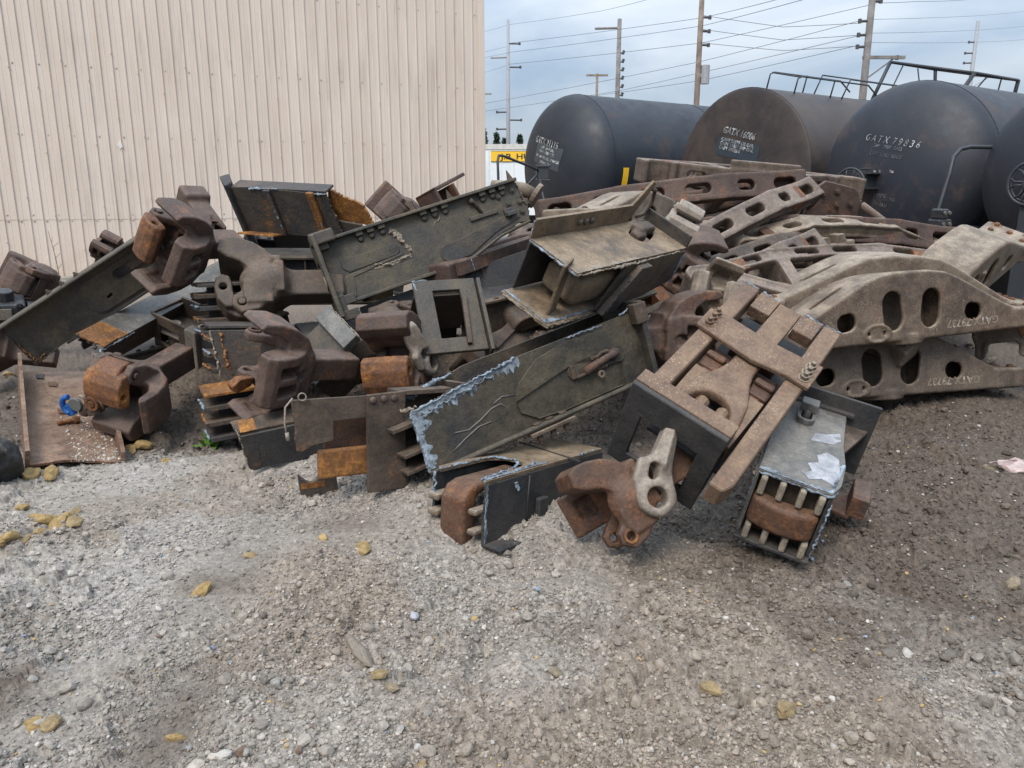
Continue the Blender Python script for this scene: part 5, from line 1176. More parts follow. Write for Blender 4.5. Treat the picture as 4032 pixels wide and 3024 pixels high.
def box_beam():
    r = thing('box_beam', 'grey box beam with bright orange burnt end beneath the left sill', 'beam', PM('box_beam'))
    L = 1.75
    plate(r, 'top_plate', [(.24, 0), (L, 0), (L, .21), (.20, .21)], .014, M_GREY, XY(.2), (), .002)
    plate(r, 'burnt_end', jag((.24, 0), (.05, .0), .008)+jag((.02, 0), (-.02, .21), .014)+[(-.02, .21), (.20, .21)], .013, M_ORANGE, XY(.2), (), .002)
    plate(r, 'side_plate', jag((.0, .193), (.10, .0), .012)+[(L, 0), (L, .193)], .014, M_CAST, XZ(.007), (), .002)
    plate(r, 'side_plate', jag((.0, .193), (.06, .0), .02, seed=3)+[(L, 0), (L, .193)], .014, M_BLACKST, XZ(.205), (), .002)
    slag(r, [(.30, -.006, .195), (.12, -.008, .19), (-.02, .0, .18)], M_SLAG, .012, .008, .007, 41); slag(r, [(-.02, .03, .19), (.02, .10, .16), (-.02, .2, .2)], M_BLACKST, .018, .010, .012, 42)
box_beam()

def ground_channel():
    r = thing('steel_channel', 'brown wide steel channel lying open side up on the gravel at left', 'channel', PM('ground_channel'))
    L = 1.75
    plate(r, 'floor', jag((0, .24), (.05, .05), .006)+jag((.05, .05), (-.03, -.24), .006)+[(-.03, -.24), (L, -.24), (L, .24)], .02, M_CHAN, XY(0), (), .003)
    M1 = frame((0, .252, 0), (1, 0, 0), (0, 0, 1), (0, -1, 0))
    plate(r, 'flange', jag((0, .10), (-.02, -.20), .006)+[(.05, -.20), (.5, -.12), (L, -.10), (L, .16)]+jag((L, .16), (0, .10), .010, .03)[1:], .024, M_CHAN, M1, (), .003)
    M2 = frame((0, -.252, 0), (1, 0, 0), (0, 0, 1), (0, -1, 0))
    plate(r, 'flange', jag((0, .06), (-.03, -.05), .004)+[(L, -.05), (L, .16), (.7, .20)]+jag((.7, .20), (0, .06), .008, .02)[1:], .024, M_CHAN, M2, (), .003)
    b = MB(); b.box((L-.42, -.24, .012), (L-.40, .24, .20), Matrix.Translation((.2, 0, 0)) @ Matrix.Rotation(R(35), 4, 'Y') @ Matrix.Translation((-.2, 0, 0))); b.build('end_plate', M_CHAN, r, .004)
    dirt = scatter('dirt', np.array([(rnd.uniform(.02, .9)**1.3, rnd.uniform(-.22, .04)-(.05 if i % 2 else .0), .008) for i in range(520)]), np.array([min(.014, .0035*(1-rnd.random())**-.55) for i in range(520)]), np.array([[.34*q, .31*q, .27*q] for q in [rnd.uniform(.5, 1.4) for i in range(520)]]), 1, 51)
    d = obj('dirt', dirt, M_STONE); d.matrix_world = PM('ground_channel'); tag(d, 'loose grit and dirt lying in the brown channel', 'dirt', kind='stuff')
ground_channel()

# ---- inclined draft gear frame in front
def draft_frame():
    r = thing('draft_gear', 'flecked rusty draft gear frame with bolted cross plate propped on the pile', 'draft gear', PM('draft_frame'))
    for s in (-1, 1):
        L = 1.30 if s > 0 else 1.02
        end = [(L-.10, s*.285), (L, s*.25), (L, s*.195)]
        o = [(0, s*.275), (L-.06, s*.285), (L, s*.262), (L, s*.200), (0, s*.185)]
        plate(r, 'side_rail', o, .11, M_SPECK, XY(-.055), (), .006)
    o = [(.36, -.30), (.345, -.2), (.36, 0), (.345, .2), (.33, .30), (.52, .30), (.515, .2), (.545, .02), (.53, -.15), (.515, -.30)]
    plate(r, 'cross_plate', o, .026, M_SPECK, XY(.016), (), .005)
    for s in (-1, 1):
        for x in (.385, .43, .475): 
            b = MB(); b.hexbolt((x, s*.255, .029), (0, 0, 1), .022, .022, .018); b.build('bolt', M_TAN if s > 0 else M_SPECK, r, .002)
    def yoke(x, y, z):
        d = sext(spoly([(.30, -.065), (.58, -.065), (.66, -.085), (.78, -.135), (.90, -.155), (1.06, -.165), (1.06, .165), (.90, .155), (.78, .135), (.66, .085), (.58, .065), (.30, .065)], x, y), z, -.075, -.012, .018)
        d = smax(d, -np.maximum(sslot(x, y, 1.02, 0, .40, .20, 0), -1+0*z), .02)
        return d
    obj('yoke', cast('yoke', yoke, (.28, -.19, -.09), (1.09, .19, 0), .008), M_SPECK, r)
    k = MB()
    for y in (-.05, .06): k.cyl((.84, y, -.075), (1.10, y, -.09), .036, 12)
    k.build('follower_rod', M_SPECK, r, smooth=False, bevel=.006)
    k = MB(); k.box((.0, -.06, -.05), (.36, .06, -.015)); k.build('center_plate', M_SPECK, r, .005)
    for s in (-1, 1):
        k = MB(); k.box((-.02, s*.12-.055, -.085), (.13, s*.12+.055, -.02)); k.build('stop_block', M_SPECK, r, .006)
        slag(r, [(-.02, s*.12-.05, -.02), (-.02, s*.12+.05, -.025), (-.0, s*.12+.055, -.07)], M_SLAG, .010, .007, .006, 60+s)
        slag(r, [(0, s*.19, .0), (0, s*.27, .0)], M_SLAG, .007, .006, .004, 63+s)
        k = MB(); k.box((.54, s*.13-.05, -.13), (.66, s*.13+.05, -.05)); k.box((.56, s*.13-.05, -.05), (.60, s*.13+.05, -.025)); k.box((.67, s*.125-.03, -.12), (.74, s*.125+.03, -.045)); k.build('gear_housing', M_RUST, r, .012)
        k = MB(); k.prism([(.70, s*.18), (.78, s*.18), (1.05, s*.175), (1.05, s*.165), (.80, s*.12), (.70, s*.11)], -.12, -.03); k.build('guide', M_SPECK, r, .006)
    k = MB(); k.box((.0, -.19, -.22), (1.05, .19, -.20)); k.build('back_plate', M_BLACKST, r)
    k = MB(); k.cyl((.36, -.12, -.13), (.36, .12, -.13), .065, 14); k.cyl((.50, -.17, -.14), (.50, .17, -.14), .06, 14); k.build('spring_body', M_RUST, r, .01)
    # striker: open frame standing across the lower end
    k = plate(r, 'striker', [(-.31, -.46), (.165, -.46), (.165, .065), (-.31, .065)], .028, M_BLACKST, YZ(1.10), [[(-.22, -.37), (.075, -.37), (.075, -.10), (-.22, -.10)]], .004)
    k = MB(); k.box((1.0, -.31, .038), (1.084, .165, .068)); k.box((1.0, -.31, -.02), (1.03, .165, .038)); k.build('striker_flange', M_SPECK, r, .006)
    k = MB(); k.box((1.0, .125, -.40), (1.086, .162, .036)); k.build('striker_side', M_BLACKST, r, .006)
draft_frame()

def end_sill():
    r = thing('sill_end', 'short grey sill standing nose down at right with ribbed open end', 'sill', PM('end_sill'), G_SILL)
    L = .85
    o = jag((0, .155), (0, -.155), .006)+arc(.28, -.155, .0, 0, 0, 1)[:0]+[(0, -.155), (.10, -.185), (.28, -.19), (.5, -.165), (L, -.155), (L, .155)]
    plate(r, 'top_plate', o, .018, M_GREY, XY(.325), [slot(.66, .03, .14, .062, 90) if False else slot(.66, .03, .13, .07, 0)], .002)
    for s in (-1, 1): plate(r, 'web', [(0, 0), (L, 0), (L, .316), (0, .316)], .018, M_GREY if s > 0 else M_BLACKST, XZ(s*.155), (), .002)
    plate(r, 'bottom_plate', [(-.04, -.165), (L, -.165), (L, .165), (-.04, .165)], .018, M_BLACKST, XY(-.012), (), .003)
    def strap(x, y, z):
        bul = .05*(1-(y/.16)**2)
        return sbox(x+bul, y, z, (.03, 0, .148), (.045, .142, .068), .022)
    obj('yoke', cast('yoke', strap, (-.08, -.16, .06), (.09, .16, .23), .008), M_RUST, r)
    for y in (-.125, -.045, .04, .12):
        k = MB(); k.box((-.025, y-.014, .225), (.06, y+.014, .315)); k.build('rib', M_SLAGT, r, .009)
        k = MB(); k.box((-.045, y-.014, -.002), (.06, y+.014, .078)); k.build('rib', M_SLAGT, r, .009)
    k = MB(); k.box((.06, -.145, 0), (.08, .145, .31)); k.build('stop_wall', M_CAST, r)
    k = MB(); k.box((.60, -.01, .335), (.72, .08, .36)); k.box((.605, -.002, .36), (.70, .072, .395)); k.build('key_slot', M_GREY, r, .008) if False else None
    k = MB(); k.prism(slot(.64, .03, .15, .085), .334, .362, None, [slot(.64, .03, .11, .05)]); k.build('slot_collar', M_GREY, r, .004)
    k = MB(); k.box((.66, -.012, .362), (.74, .072, .41)); k.cyl((.655, .03, .30), (.675, .03, .37), .02, 10); k.build('pin_head', M_GREY, r, .006)
    k = MB(); k.box((L, -.30, .02), (L+.02, .16, .42)); k.box((L-.03, -.19, .33), (L+.12, .16, .35)); k.build('end_plate', M_BLACKST, r, .004)
    k = MB(); k.prism([(.45, -.16), (L, -.16), (L, -.28)], .02, .04, Matrix.Translation((0, 0, .24))); k.build('gusset', M_CAST, r, .004)
    k = MB(); k.box((.42, -.36, .02), (.62, -.28, .13)); k.box((.42, -.30, .0), (.62, -.18, .025)); k.build('angle_lug', M_CAST_P, r, .006)
    for x in (.36, .40, .44):
        k = MB(); k.cyl((x, .164, .28), (x, .195, .29), .02, 8); k.build('bolt', M_CAST, r, .003)
    slag(r, [(0, .155, .32), (0, .0, .322), (0, -.155, .32), (.06, -.18, .32)], M_SLAG, .010, .007, .006, 71)
    slag(r, [(.0, .165, .30), (.18, .166, .31), (.5, .165, .315)], M_SLAGT, .011, .009, .006, 72); slag(r, [(0, .16, .31), (0, .162, .2)], M_SLAG, .011, .008, .006, 73)
    slag(r, [(-.02, -.165, .3), (.0, -.165, .0)], M_SLAG, .009, .010, .006, 74)
    p = MB(); p.prism([(.06, -.05), (.10, -.10), (.08, -.15), (.20, -.17), (.33, -.155), (.36, -.10), (.30, -.06), (.24, -.075), (.20, -.03), (.14, -.055), (.10, -.02)], .3345, .336); p.build('paint_remnant', M_PALEP, r)
    p = MB(); p.prism([(.43, -.02), (.46, -.12), (.52, -.15), (.60, -.14), (.54, -.08), (.52, -.03)], .3345, .336); p.build('paint_remnant', M_PALEP, r)
    scale_band(r, [(0, -.155), (0, .155)][::-1], .06, XY(.325), M_SKIN, 5, .0095)
    scale_band(r, [(.3, -.188), (.0, -.155)][::-1], .05, XY(.325), M_SKIN, 6, .0095)
M_PALEP = metal('flaking pale paint', (.22, .23, .25), (.42, .43, .46), rust_amt=0, dust_amt=0, scorch=.4, scale=4, seed=29)
end_sill()

def tan_sill():
    r = thing('sill_end', 'tan dusty sill lying on its side like a tray on top of the pile', 'sill', PM('tan_sill'), G_SILL)
    L = 1.18
    plate(r, 'web', jag((0, .36), (0, 0), .008)+jag((0, 0), (.75, .0), .008)+[(L, 0), (L, .36)], .018, M_SILLT, XY(.33), [slot(.95, .22, .26, .14, 20)], .002)
    plate(r, 'web', jag((-.08, .36), (-.06, 0), .01)+jag((-.06, 0), (.9, 0), .010)+[(1.1, 0), (1.1, .36)], .018, M_SILLT, XY(0), (), .002)
    plate(r, 'flange', [(0, .34), (.98, .34), (1.12, .60), (1.08, .62), (.95, .46), (0, .46)], .018, M_SILLT, XZ(.365), (), .003)
    plate(r, 'flange', [(.50, .32), (L, .32), (L, .10), (.86, .03), (.40, .012), (.36, .03)], .018, M_SILL, XZ(.0), (), .003)
    plate(r, 'flange', [(0, .32), (L, .32), (L, .02), (0, .02)], .016, M_BLACKST, XZ(.352), (), .003)
    k = MB(); k.prism([(.60, .31), (.72, .31), (.52, .015), (.38, .015)], .010, .055, XZ(0)); k.build('burnt_strip', M_BURN, r, .006)
    k = MB(); k.box((-.055, 0, -.008), (.055, .02, .37), MXY((.08, .09, .005), (1, .3, 0), (-.3, 1, 0)) @ Matrix.Rotation(R(-12), 4, 'Y')); k.build('strap', M_SILLT, r, .005)
    obj('center_block', cast('center_block', lambda x, y, z: sbox(x, y, z, (.38, .16, .15), (.24, .13, .085), .04), (.12, .01, .05), (.64, .31, .25), .01), M_SILLT, r)
    k = MB(); k.box((L, .0, .24), (L+.018, .37, .42)); k.build('end_flange', M_SILL, r, .006)
    obj('coupler_key', cast('coupler_key', lambda x, y, z: smin(sbox(x, y, z, (.98, .24, .36), (.09, .045, .03), .02), sbox(x, y, z, (.90, .21, .335), (.05, .04, .03), .02), .02), (.82, .14, .29), (1.09, .31, .41), .008), M_CAST, r)
    for x in (.42, .48, .54):
        k = MB(); k.rivet((x, .356, .40), (0, -1, 0), .022, .02); k.build('rivet', M_SILL, r)
    k = MB(); k.tube([(1.10, .36, .56), (1.15, .36, .55), (1.18, .36, .46), (1.14, .36, .38), (1.06, .36, .37)], .014, 7); k.build('loop', M_CAST, r, smooth=True)
    slag(r, [(0, .37, .45), (0, .36, .33), (0, .18, .332), (0, 0, .33)], M_SLAG, .010, .006, .006, 81)
    slag(r, [(0, 0, .33), (.2, -.008, .328), (.42, -.008, .325), (.7, -.01, .32)], M_SLAGT, .013, .006, .008, 82)
    slag(r, [(L, -.01, .30), (L, -.01, .12)], M_SLAG, .010, .009, .007, 83); slag(r, [(.50, -.06, .25), (.40, -.06, .05)], M_BLACKST, .012, .008, .008, 84)
    slag(r, [(-.08, .36, 0), (-.06, 0, .0), (.35, 0, .0), (.85, .0, .0)], M_SLAGT, .011, .006, .007, 85); slag(r, [(-.06, .06, .01), (.05, .02, .014), (.25, .03, .012)], M_SLAG, .009, .006, .010, 86)
    slag(r, [(.62, -.005, .322), (1.1, -.006, .325)], M_SLAGT, .009, .010, .004, 87)
    scale_band(r, [(0, .36), (0, 0), (.7, .0)], .05, XY(.33), M_SLAGT, 7, .0095)
    scale_band(r, [(-.06, .36), (-.05, .02), (.5, .01)], .05, XY(0), M_SKIN, 8, .0095)
    scale_band(r, [(L, .05), (L, .3)], .04, XZ(0), M_SKIN, 9, .0095)
tan_sill()

def top_sill():
    r = thing('sill_end', 'sooty tray shaped sill with orange rust ribs at the top left of pile', 'sill', PM('top_sill'), G_SILL)
    plate(r, 'web', [(0, 0), (1.02, 0)]+jag((1.02, 0), (.98, .40), .012)+[(.98, .40), (.2, .43), (0, .42)], .016, M_BURN, XZ(0), (), .002)
    for x in (.36, .80):
        k = MB(); k.box((x, -.035, .0), (x+.07, -.01, .42)); k.build('rib', M_ORANGE if x > .5 else M_BURN, r, .006)
        slag(r, [(x+.05, -.03, .40), (x+.06, -.03, .06)], M_SLAG, .010, .012, .008, int(90+x*10))
    k = MB(); k.prism([(-.20, .10), (-.02, -.05), (.005, -.05), (.005, .02), (-.14, .16)], -.30, .46, XY(0)); k.build('flange', M_BLACKST, r, .012)
    k = MB(); k.box((0, -.15, -.015), (.40, -.01, .0), Matrix.Rotation(R(-25), 4, 'X')); k.build('flange', M_ORANGE, r, .004)
    k = MB(); k.box((0, .0, .405), (.98, .12, .425)); k.build('flange', M_BURN, r, .004)
    plate(r, 'torn_plate', jag((.86, .14), (1.30, .10), .015)+jag((1.30, .10), (1.26, .28), .02)+jag((1.26, .28), (.95, .42), .02), .02, M_ORANGE, XZ(.07), (), .003)
    plate(r, 'torn_plate', jag((.9, -.02), (1.32, .02), .02)+jag((1.32, .02), (1.2, .14), .02)+[(.9, .16)], .02, M_BURN, XZ(.03), (), .003)
    slag(r, [(.2, -.01, .42), (.5, -.01, .43)], M_SLAG, .014, .012, .008, 99); slag(r, [(.82, -.01, .41), (.98, -.01, .40)], M_SLAG, .014, .010, .010, 100)
    k = MB(); k.box((.02, .2, -.35), (.95, .3, .0)); k.build('lower_web', M_BLACKST, r)
top_sill()

# ---- smaller plates and frames
def striker_plate():
    r = thing('striker_frame', 'dark flat steel frame with square opening standing behind the middle coupler', 'frame', PM('striker_plate'))
    plate(r, 'face_plate', [(0, 0), (.41, 0), (.41, .52), (0, .52)], .03, M_SILL, XZ(0), [[(.12, .10), (.30, .10), (.30, .44), (.12, .44)]], .004)
    k = MB(); k.box((.415, -.05, -.02), (.44, .12, .50)); k.build('side_plate', M_SILLG, r, .004)
    k = MB(); k.box((.27, -.045, .06), (.30, -.016, .40), Matrix.Rotation(R(4), 4, 'Y')); k.build('wear_strip', M_CAST, r, .004)
    k = MB(); k.box((.0, .02, .42), (.40, .5, .44)); k.build('top_plate', M_SILL, r, .003)
    slag(r, [(0, -.015, .52), (.02, -.015, .45)], M_SLAG, .008, .007, .005, 101); slag(r, [(0, .0, .525), (.1, .0, .53)], M_SLAG, .007, .010, .004, 102)
striker_plate()
def long_beam():
    r = thing('draft_housing', 'brown draft gear body with slotted side behind the tan tray sill', 'draft gear', PM('long_beam'))
    def f(x, y, z):
        d = sbox(x, y, z, (.65, .17, .11), (.72, .15, .12), .02)
        d = smax(d, -sbox(x, y, z, (.60, .0, .05), (.50, .08, .085), .03), .01)
        d = smax(d, -sbox(x, y, z, (.65, .17, .24), (.55, .10, .06), .02), .01)
        for cx in (.3, .75): d = smin(d, sbox(x, y, z, (cx, .05, .05), (.02, .06, .1), .008), .01)
        return smin(d, sbox(x, y, z, (.62, .15, -.16), (.68, .12, .08), .05), .03)
    obj('housing', cast('housing', f, (-.1, -.02, -.26), (1.4, .35, .25), .012), M_CAST_P, r)
    k = MB(); k.box((.0, -.03, .12), (1.35, .015, .225)); k.build('top_strap', M_CAST_P, r, .006)
    slag(r, [(.14, -.035, .22), (.16, -.035, .12)], M_SLAG, .012, .008, .006, 103)
long_beam()
def low_beam():
    r = thing('yoke_bar', 'long brown flat bar running back under the tan tray sill', 'bar', PM('low_beam'))
    def f(x, y, z): return smin(sbox(x, y, z, (.6, .09, -.05), (.75, .10, .05), .012), sbox(x, y, z, (.6, .17, -.12), (.75, .02, .12), .01), .02)
    obj('strap', cast('strap', f, (-.2, -.05, -.27), (1.4, .23, .03), .011), M_CAST, r)
    k = MB(); k.box((.1, .05, .0), (.55, .13, .03), Matrix.Rotation(R(8), 4, 'Z')); k.build('wedge', M_CAST_P, r, .006)
low_beam()
def lean_slab():
    r = thing('steel_slab', 'thick grey steel slab leaning between the two middle couplers', 'slab', PM('lean_slab'))
    k = MB(); k.box((-.02, -.03, .0), (.38, .03, .12)); k.build('slab', M_GREY, r, .006)
    k = MB(); k.box((-.02, .03, -.30), (.38, .30, .0)); k.build('backing', M_SILL, r, .006)
    slag(r, [(0, .0, .125), (.37, .02, .125)], M_SLAGT, .007, .008, .004, 104)
    slag(r, [(0, .03, .12), (.02, .02, .08)], M_ORANGE, .014, .010, .008, 105, 'rust_scale')
lean_slab()
def window_plate():
    r = thing('cut_plate', 'torch cut brown plate with square window standing in the dirt below middle coupler', 'plate', PM('window_plate'))
    plate(r, 'face_plate', jag((0, .36), (.02, .09), .006)+[(.05, .10), (.10, .125), (.21, .14), (.21, .24), (.40, .245), (.40, .36)], .022, M_CAST, XZ(0), (), .003)
    plate(r, 'bolted_plate', [(.385, -.15), (.60, -.15), (.60, .375), (.385, .365)], .026, M_CAST, XZ(-.02), (), .003)
    stud_row(r, [(.415, -.033, .335), (.475, -.033, .34), (.535, -.033, .34)], (0, -1, 0), M_CAST, 'rivet', .02)
    k = MB(); k.box((.14, .02, -.06), (.42, .06, .09)); k.build('burnt_bar', M_ORANGE, r, .012)
    k = MB(); k.box((.2, .10, -.05), (.45, .12, .28)); k.build('back_plate', M_RUST, r, .003)
    k = MB(); k.box((.58, -.02, .35), (.90, .16, .375)); k.build('ledge', M_CAST, r, .003)
    k = MB(); k.ring((.045, -.03, .375), (.2, 1, 0), .022, .016, .010, 14); k.tube([(.0, -.02, .37), (-.04, -.03, .33), (-.045, -.03, .25), (-.035, -.03, .19)], .005, 6); k.cyl((-.035, -.03, .205), (-.03, -.03, .165), .010, 8); k.build('wire', M_PALE, r, smooth=True)
window_plate()
def low_channel():
    r = thing('steel_channel', 'dark channel stub with orange edges lying below the standing coupler', 'channel', PM('low_channel'))
    plate(r, 'top_flange', jag((-.02, .16), (0, 0), .008)+[(.62, 0), (.62, .16)], .018, M_CAST, XY(.20), (), .003)
    plate(r, 'web', jag((0, .19), (.03, -.06), .008)+[(.62, -.06), (.62, .19)], .018, M_BLACKST, XZ(.0), (), .003)
    k = MB(); k.box((.01, .0, .2095), (.10, .14, .212)); k.build('burnt_end', M_ORANGE, r)
    slag(r, [(-.02, .16, .2), (0, 0, .2), (.02, 0, .0)], M_SLAGT, .011, .008, .006, 106)
    k = MB(); k.box((.04, -.012, -.05), (.09, -.009, .12)); k.build('rust_streak', M_BURN, r)
low_channel()
def rib_stack(label, M, H, n, mt, top, seed):
    r = thing('sill_stub', label, 'sill', M, G_SILL)
    for i in range(n):
        z = H*i/n; w = .10+.05*((i*7+seed) % 3)
        plate(r, 'rib', jag((-.03, .26), (-.02-.02*(i % 2), 0), .012, seed=seed+i)+[(.5, 0), (.5, .26)], .034, M_CAST if i % 2 else M_BURN, XY(z+.03), (), .005)
        slag(r, [(-.03, .0, z+.045), (-.03, .13, z+.045), (-.03, .25, z+.045)], M_SLAG if (i+seed) % 2 else M_ORANGE, .012, spread=.008, seed=seed*10+i)
    plate(r, 'top_flange', jag((-.02, .28), (-.02, -.02), .012, seed=seed)+[(.5, -.02), (.5, .28)], .022, top, XY(H+.02), (), .004)
    plate(r, 'web', [(.06, 0), (.5, 0), (.5, H), (.06, H)], .02, M_BLACKST, XZ(.14), (), .003)
    if mt: 
        plate(r, 'side_web', jag((-.03, H), (.03, 0), .016, seed=seed+5)+[(.46, 0), (.46, H)], .022, mt, XZ(-.02), (), .003)
        slag(r, [(-.03, -.03, H), (.03, -.03, 0)], M_SLAGT, .012, spread=.008, seed=seed+50); slag(r, [(.03, -.035, H*.95), (.08, -.035, .04)], M_ORANGE, .016, spread=.012, seed=seed+51, name='rust_scale')
rib_stack('stub of sill with a column of orange edged ribs beside the box frame', PM('rib_a'), .34, 4, None, M_BURN, 1)
rib_stack('blue black burnt sill stub with ragged orange edge left of the standing coupler', PM('rib_b'), .30, 3, M_BURN, M_BURN, 2)
rib_stack('stub of sill with orange torch cut ribs stacked under the standing coupler', PM('rib_c'), .30, 3, None, M_ORANGE, 3)
def strike_box():
    r = thing('draft_box', 'open topped brown box frame beside the ground coupler', 'box frame', PM('strike_box'))
    plate(r, 'front_plate', [(0, .04), (.36, -.10), (.36, .30), (0, .30)], .02, M_CAST, XZ(0), [[(.06, .07), (.24, .02), (.26, .20), (.06, .22)]], .004)
    k = MB(); k.box((.36, -.04, -.40), (.47, .05, .31)); k.build('corner_post', M_PALE, r, .008)
    k = MB(); k.box((.0, .28, -.05), (.45, .30, .32)); k.box((-.02, .0, .0), (.0, .30, .30)); k.box((.0, .0, .14), (.42, .28, .155)); k.build('side_plate', M_CAST, r, .004)
    k = MB(); k.tube([(.30, .16, .22), (.33, .20, .24), (.42, .22, .24), (.46, .18, .23), (.44, .13, .22), (.35, .12, .22)], .013, 7, closed=True); k.build('loop', M_PALE, r, smooth=True)
    k = MB(); k.cyl((.10, .10, -.08), (.10, .10, .20), .055, 12); k.build('roller', M_TAN, r, .006)
    k = MB(); k.box((.47, .0, -.1), (.62, .25, .3)); k.build('flank', M_BLACKST, r, .01)
strike_box()

# ---- couplers
LM = lambda o, x, z: frame(Vector(o), Vector(x).normalized(), Vector(z).normalized().cross(Vector(x).normalized()), Vector(z).normalized())
coupler('rusty coupler without knuckle, grey twisted lever on top, nose down in front dirt', PM('cp_front'), M_RUST, M_RUST_OR, (LM((-.09, .02, .15), (1, -.15, 0), (0, 0, 1)) @ Matrix.Scale(1.3, 4), M_PALE), knuckle=False, shelf=1.5, scale=.84)
coupler('plum brown coupler with rusty knuckle lying against the ground channel', PM('cp_ground'), M_CAST_P, M_RUST_OR, shelf=1.5)
coupler('coupler with bright orange knuckle hanging upside down at upper left', PM('cp_upper'), M_CAST_P, M_RUST_OR)
def lock(r):
    k = MB(); k.prism([(0, 0), (.07, -.02), (.12, .05), (.06, .12), (.0, .10)], -.045, .045, frame((.20, .10, .11), (.3, .3, 1), (1, -.2, 0), (0, 1, .2))); k.build('lock_block', M_RUST_OR, r, .014)
coupler('brown coupler standing on end with pale worn top, knuckle missing', PM('cp_stand'), M_CAST_P, M_RUST, knuckle=False, extra=lock)
coupler('coupler with orange cylinder knuckle and pale twisted lever in the middle', PM('cp_mid'), M_CAST_P, M_RUST_OR, (LM((.13, -.02, .15), (.3, 1, .2), (.3, .0, 1)), M_PALE), shelf=False, scale=1.08)
coupler('mud grey coupler still held in the striker of the big bolted sill', PM('cp_big'), M_CAST, M_CAST, scale=1.15, shelf=False)
coupler('plum coupler shank and head poking out behind the front sill', PM('cp_behind'), M_CAST_P, M_CAST_P)
coupler('pinkish grey coupler with hollow arm sticking out right of the tray sill', PM('cp_tan'), M_CAST_P, M_CAST_P)
coupler('small looking coupler with pale pointed arm behind the tray sill', PM('cp_small'), M_PALE, M_PALE, scale=.75, shelf=False)

# ---- bolsters and side frames at right
bolster('upper front bolster stencilled upside down with two large oval windows', PM('bolster_a'), M_BOLST, 'GATX 79737', M_RUST)
bolster('lower dark bolster resting on the mud under the stencilled upper one', PM('bolster_b'), M_BOLST2, 'GATX 79737', M_RUST)
bolster('pale dusty bolster directly behind the upper front bolster', PM('bolster_c'), M_TAN, None, M_RUST_OR)
bolster('pale mud streaked bolster pointing away at right edge with rusty studs', PM('bolster_d'), M_TAN, None, M_RUST_OR)
bolster('pale grey arched bolster half hidden behind the tray sill', PM('sf_grey'), M_TAN, None, M_CAST)
side_frame('topmost side frame lying flat on the heap below the rusty tank', PM('sf_top') @ Matrix.Scale(1.05, 4), M_FRAME, M_RUST_OR, pierced=True)
side_frame('long plum brown side frame seen edge on with end ovals', PM('sf_bar') @ Matrix.Scale(1.12, 4), M_CAST_P, M_CAST_P, pads=False)
side_frame('side frame slanting up right with two oval holes and red wear plates', PM('sf_diag'), M_FRAME, M_RUST_OR)
side_frame('middle side frame tucked under the slanting one', PM('sf_mid'), M_CAST, M_RUST_OR)
side_frame('lowest slanting side frame just behind the flecked draft gear frame', PM('sf_low'), M_FRAME, M_RUST_OR)
side_frame('long dark side frame edge on beneath the brake wheel tank', PM('sf_right') @ Matrix.Scale(1.1, 4), M_CAST_P, M_RUST, pads=False)
side_frame('pale side frame with small white stencil leaning behind the bolsters', PM('sf_word'), M_FRAME, M_RUST_OR, pierced=True, words='GATX')
side_frame('tan side frame deep in the heap under the long dark one', PM('sf_behind'), M_TAN, M_RUST)
side_frame('dark side frame buried at the back of the heap', PM('sf_deep'), M_CAST, M_RUST)
side_frame('side frame end showing at the right edge between the bolsters', PM('sf_far'), M_TAN, M_RUST_OR)

def filler_sill(label, M, L, H, W, mt, mt2, seed, cat='sill'):  # scrap sills, some added over lit gaps so the pile's inside stays dark
    """an ordinary length of channel sill: web, two flanges, stiffeners, ragged end"""
    r = thing('sill_end', label, cat, M, G_SILL)
    plate(r, 'web', jag((0, H), (0, 0), .012, seed=seed)+[(L, 0), (L, H)], .018, mt, XZ(0), [slot(L*.55, H*.5, .22, .07)], .003)
    for z in (0, H):
        k = MB(); k.box((.01, -.07, z-.01), (L, .012, z+.01)); k.build('flange', mt, r, .004)
    plate(r, 'web', jag((0, H), (0, 0), .012, seed=seed+1)+[(L, 0), (L, H)], .018, mt2, XZ(W), (), .003)
    k = MB(); k.box((.0, .012, H-.016), (L, W-.01, H)); k.build('cover_plate', mt2, r, .003)
    for x in (L*.25, L*.45, L*.8):
        k = MB(); k.box((x, -.06, .01), (x+.016, -.009, H-.01)); k.build('stiffener', mt, r, .003)
    for x in (.12, .22, .32, L-.3, L-.2): stud_row(r, [(x, -.035, H+.01)], (0, 0, 1), mt, 'rivet', .02)
    slag(r, [(0, -.01, H), (0, -.01, 0)], M_SLAGT, .012, seed=seed*3)
filler_sill('sooty sill with a rivet row lying behind the mud grey coupler', PM('f_a'), 1.3, .38, .3, M_SILL, M_BLACKST, 301)
filler_sill('dark sill lying under the steel slab and middle coupler', PM('f_b'), 1.2, .34, .3, M_BLACKST, M_BLACKST, 302)
filler_sill('dark sill stacked below the grey box beam at left', PM('f_c'), 1.3, .34, .3, M_SILL, M_BLACKST, 303)
filler_sill('brown sill buried between the striker frame and tan tray sill', PM('f_d'), 1.3, .36, .3, M_CAST, M_BLACKST, 304)
filler_sill('dark sill at the back of the pile under the sooty tray', PM('f_e'), 1.5, .40, .3, M_BLACKST, M_BLACKST, 305)
side_frame('brown side frame jammed under the plum edge-on frame', PM('sf_x1'), M_FRAME, M_RUST_OR)
side_frame('brown side frame lying under the long dark frame near the bolted plate', PM('sf_x2'), M_FRAME, M_RUST_OR, pierced=True)
side_frame('side frame low in the heap behind the slotted draft housing', PM('sf_x3'), M_CAST, M_RUST)
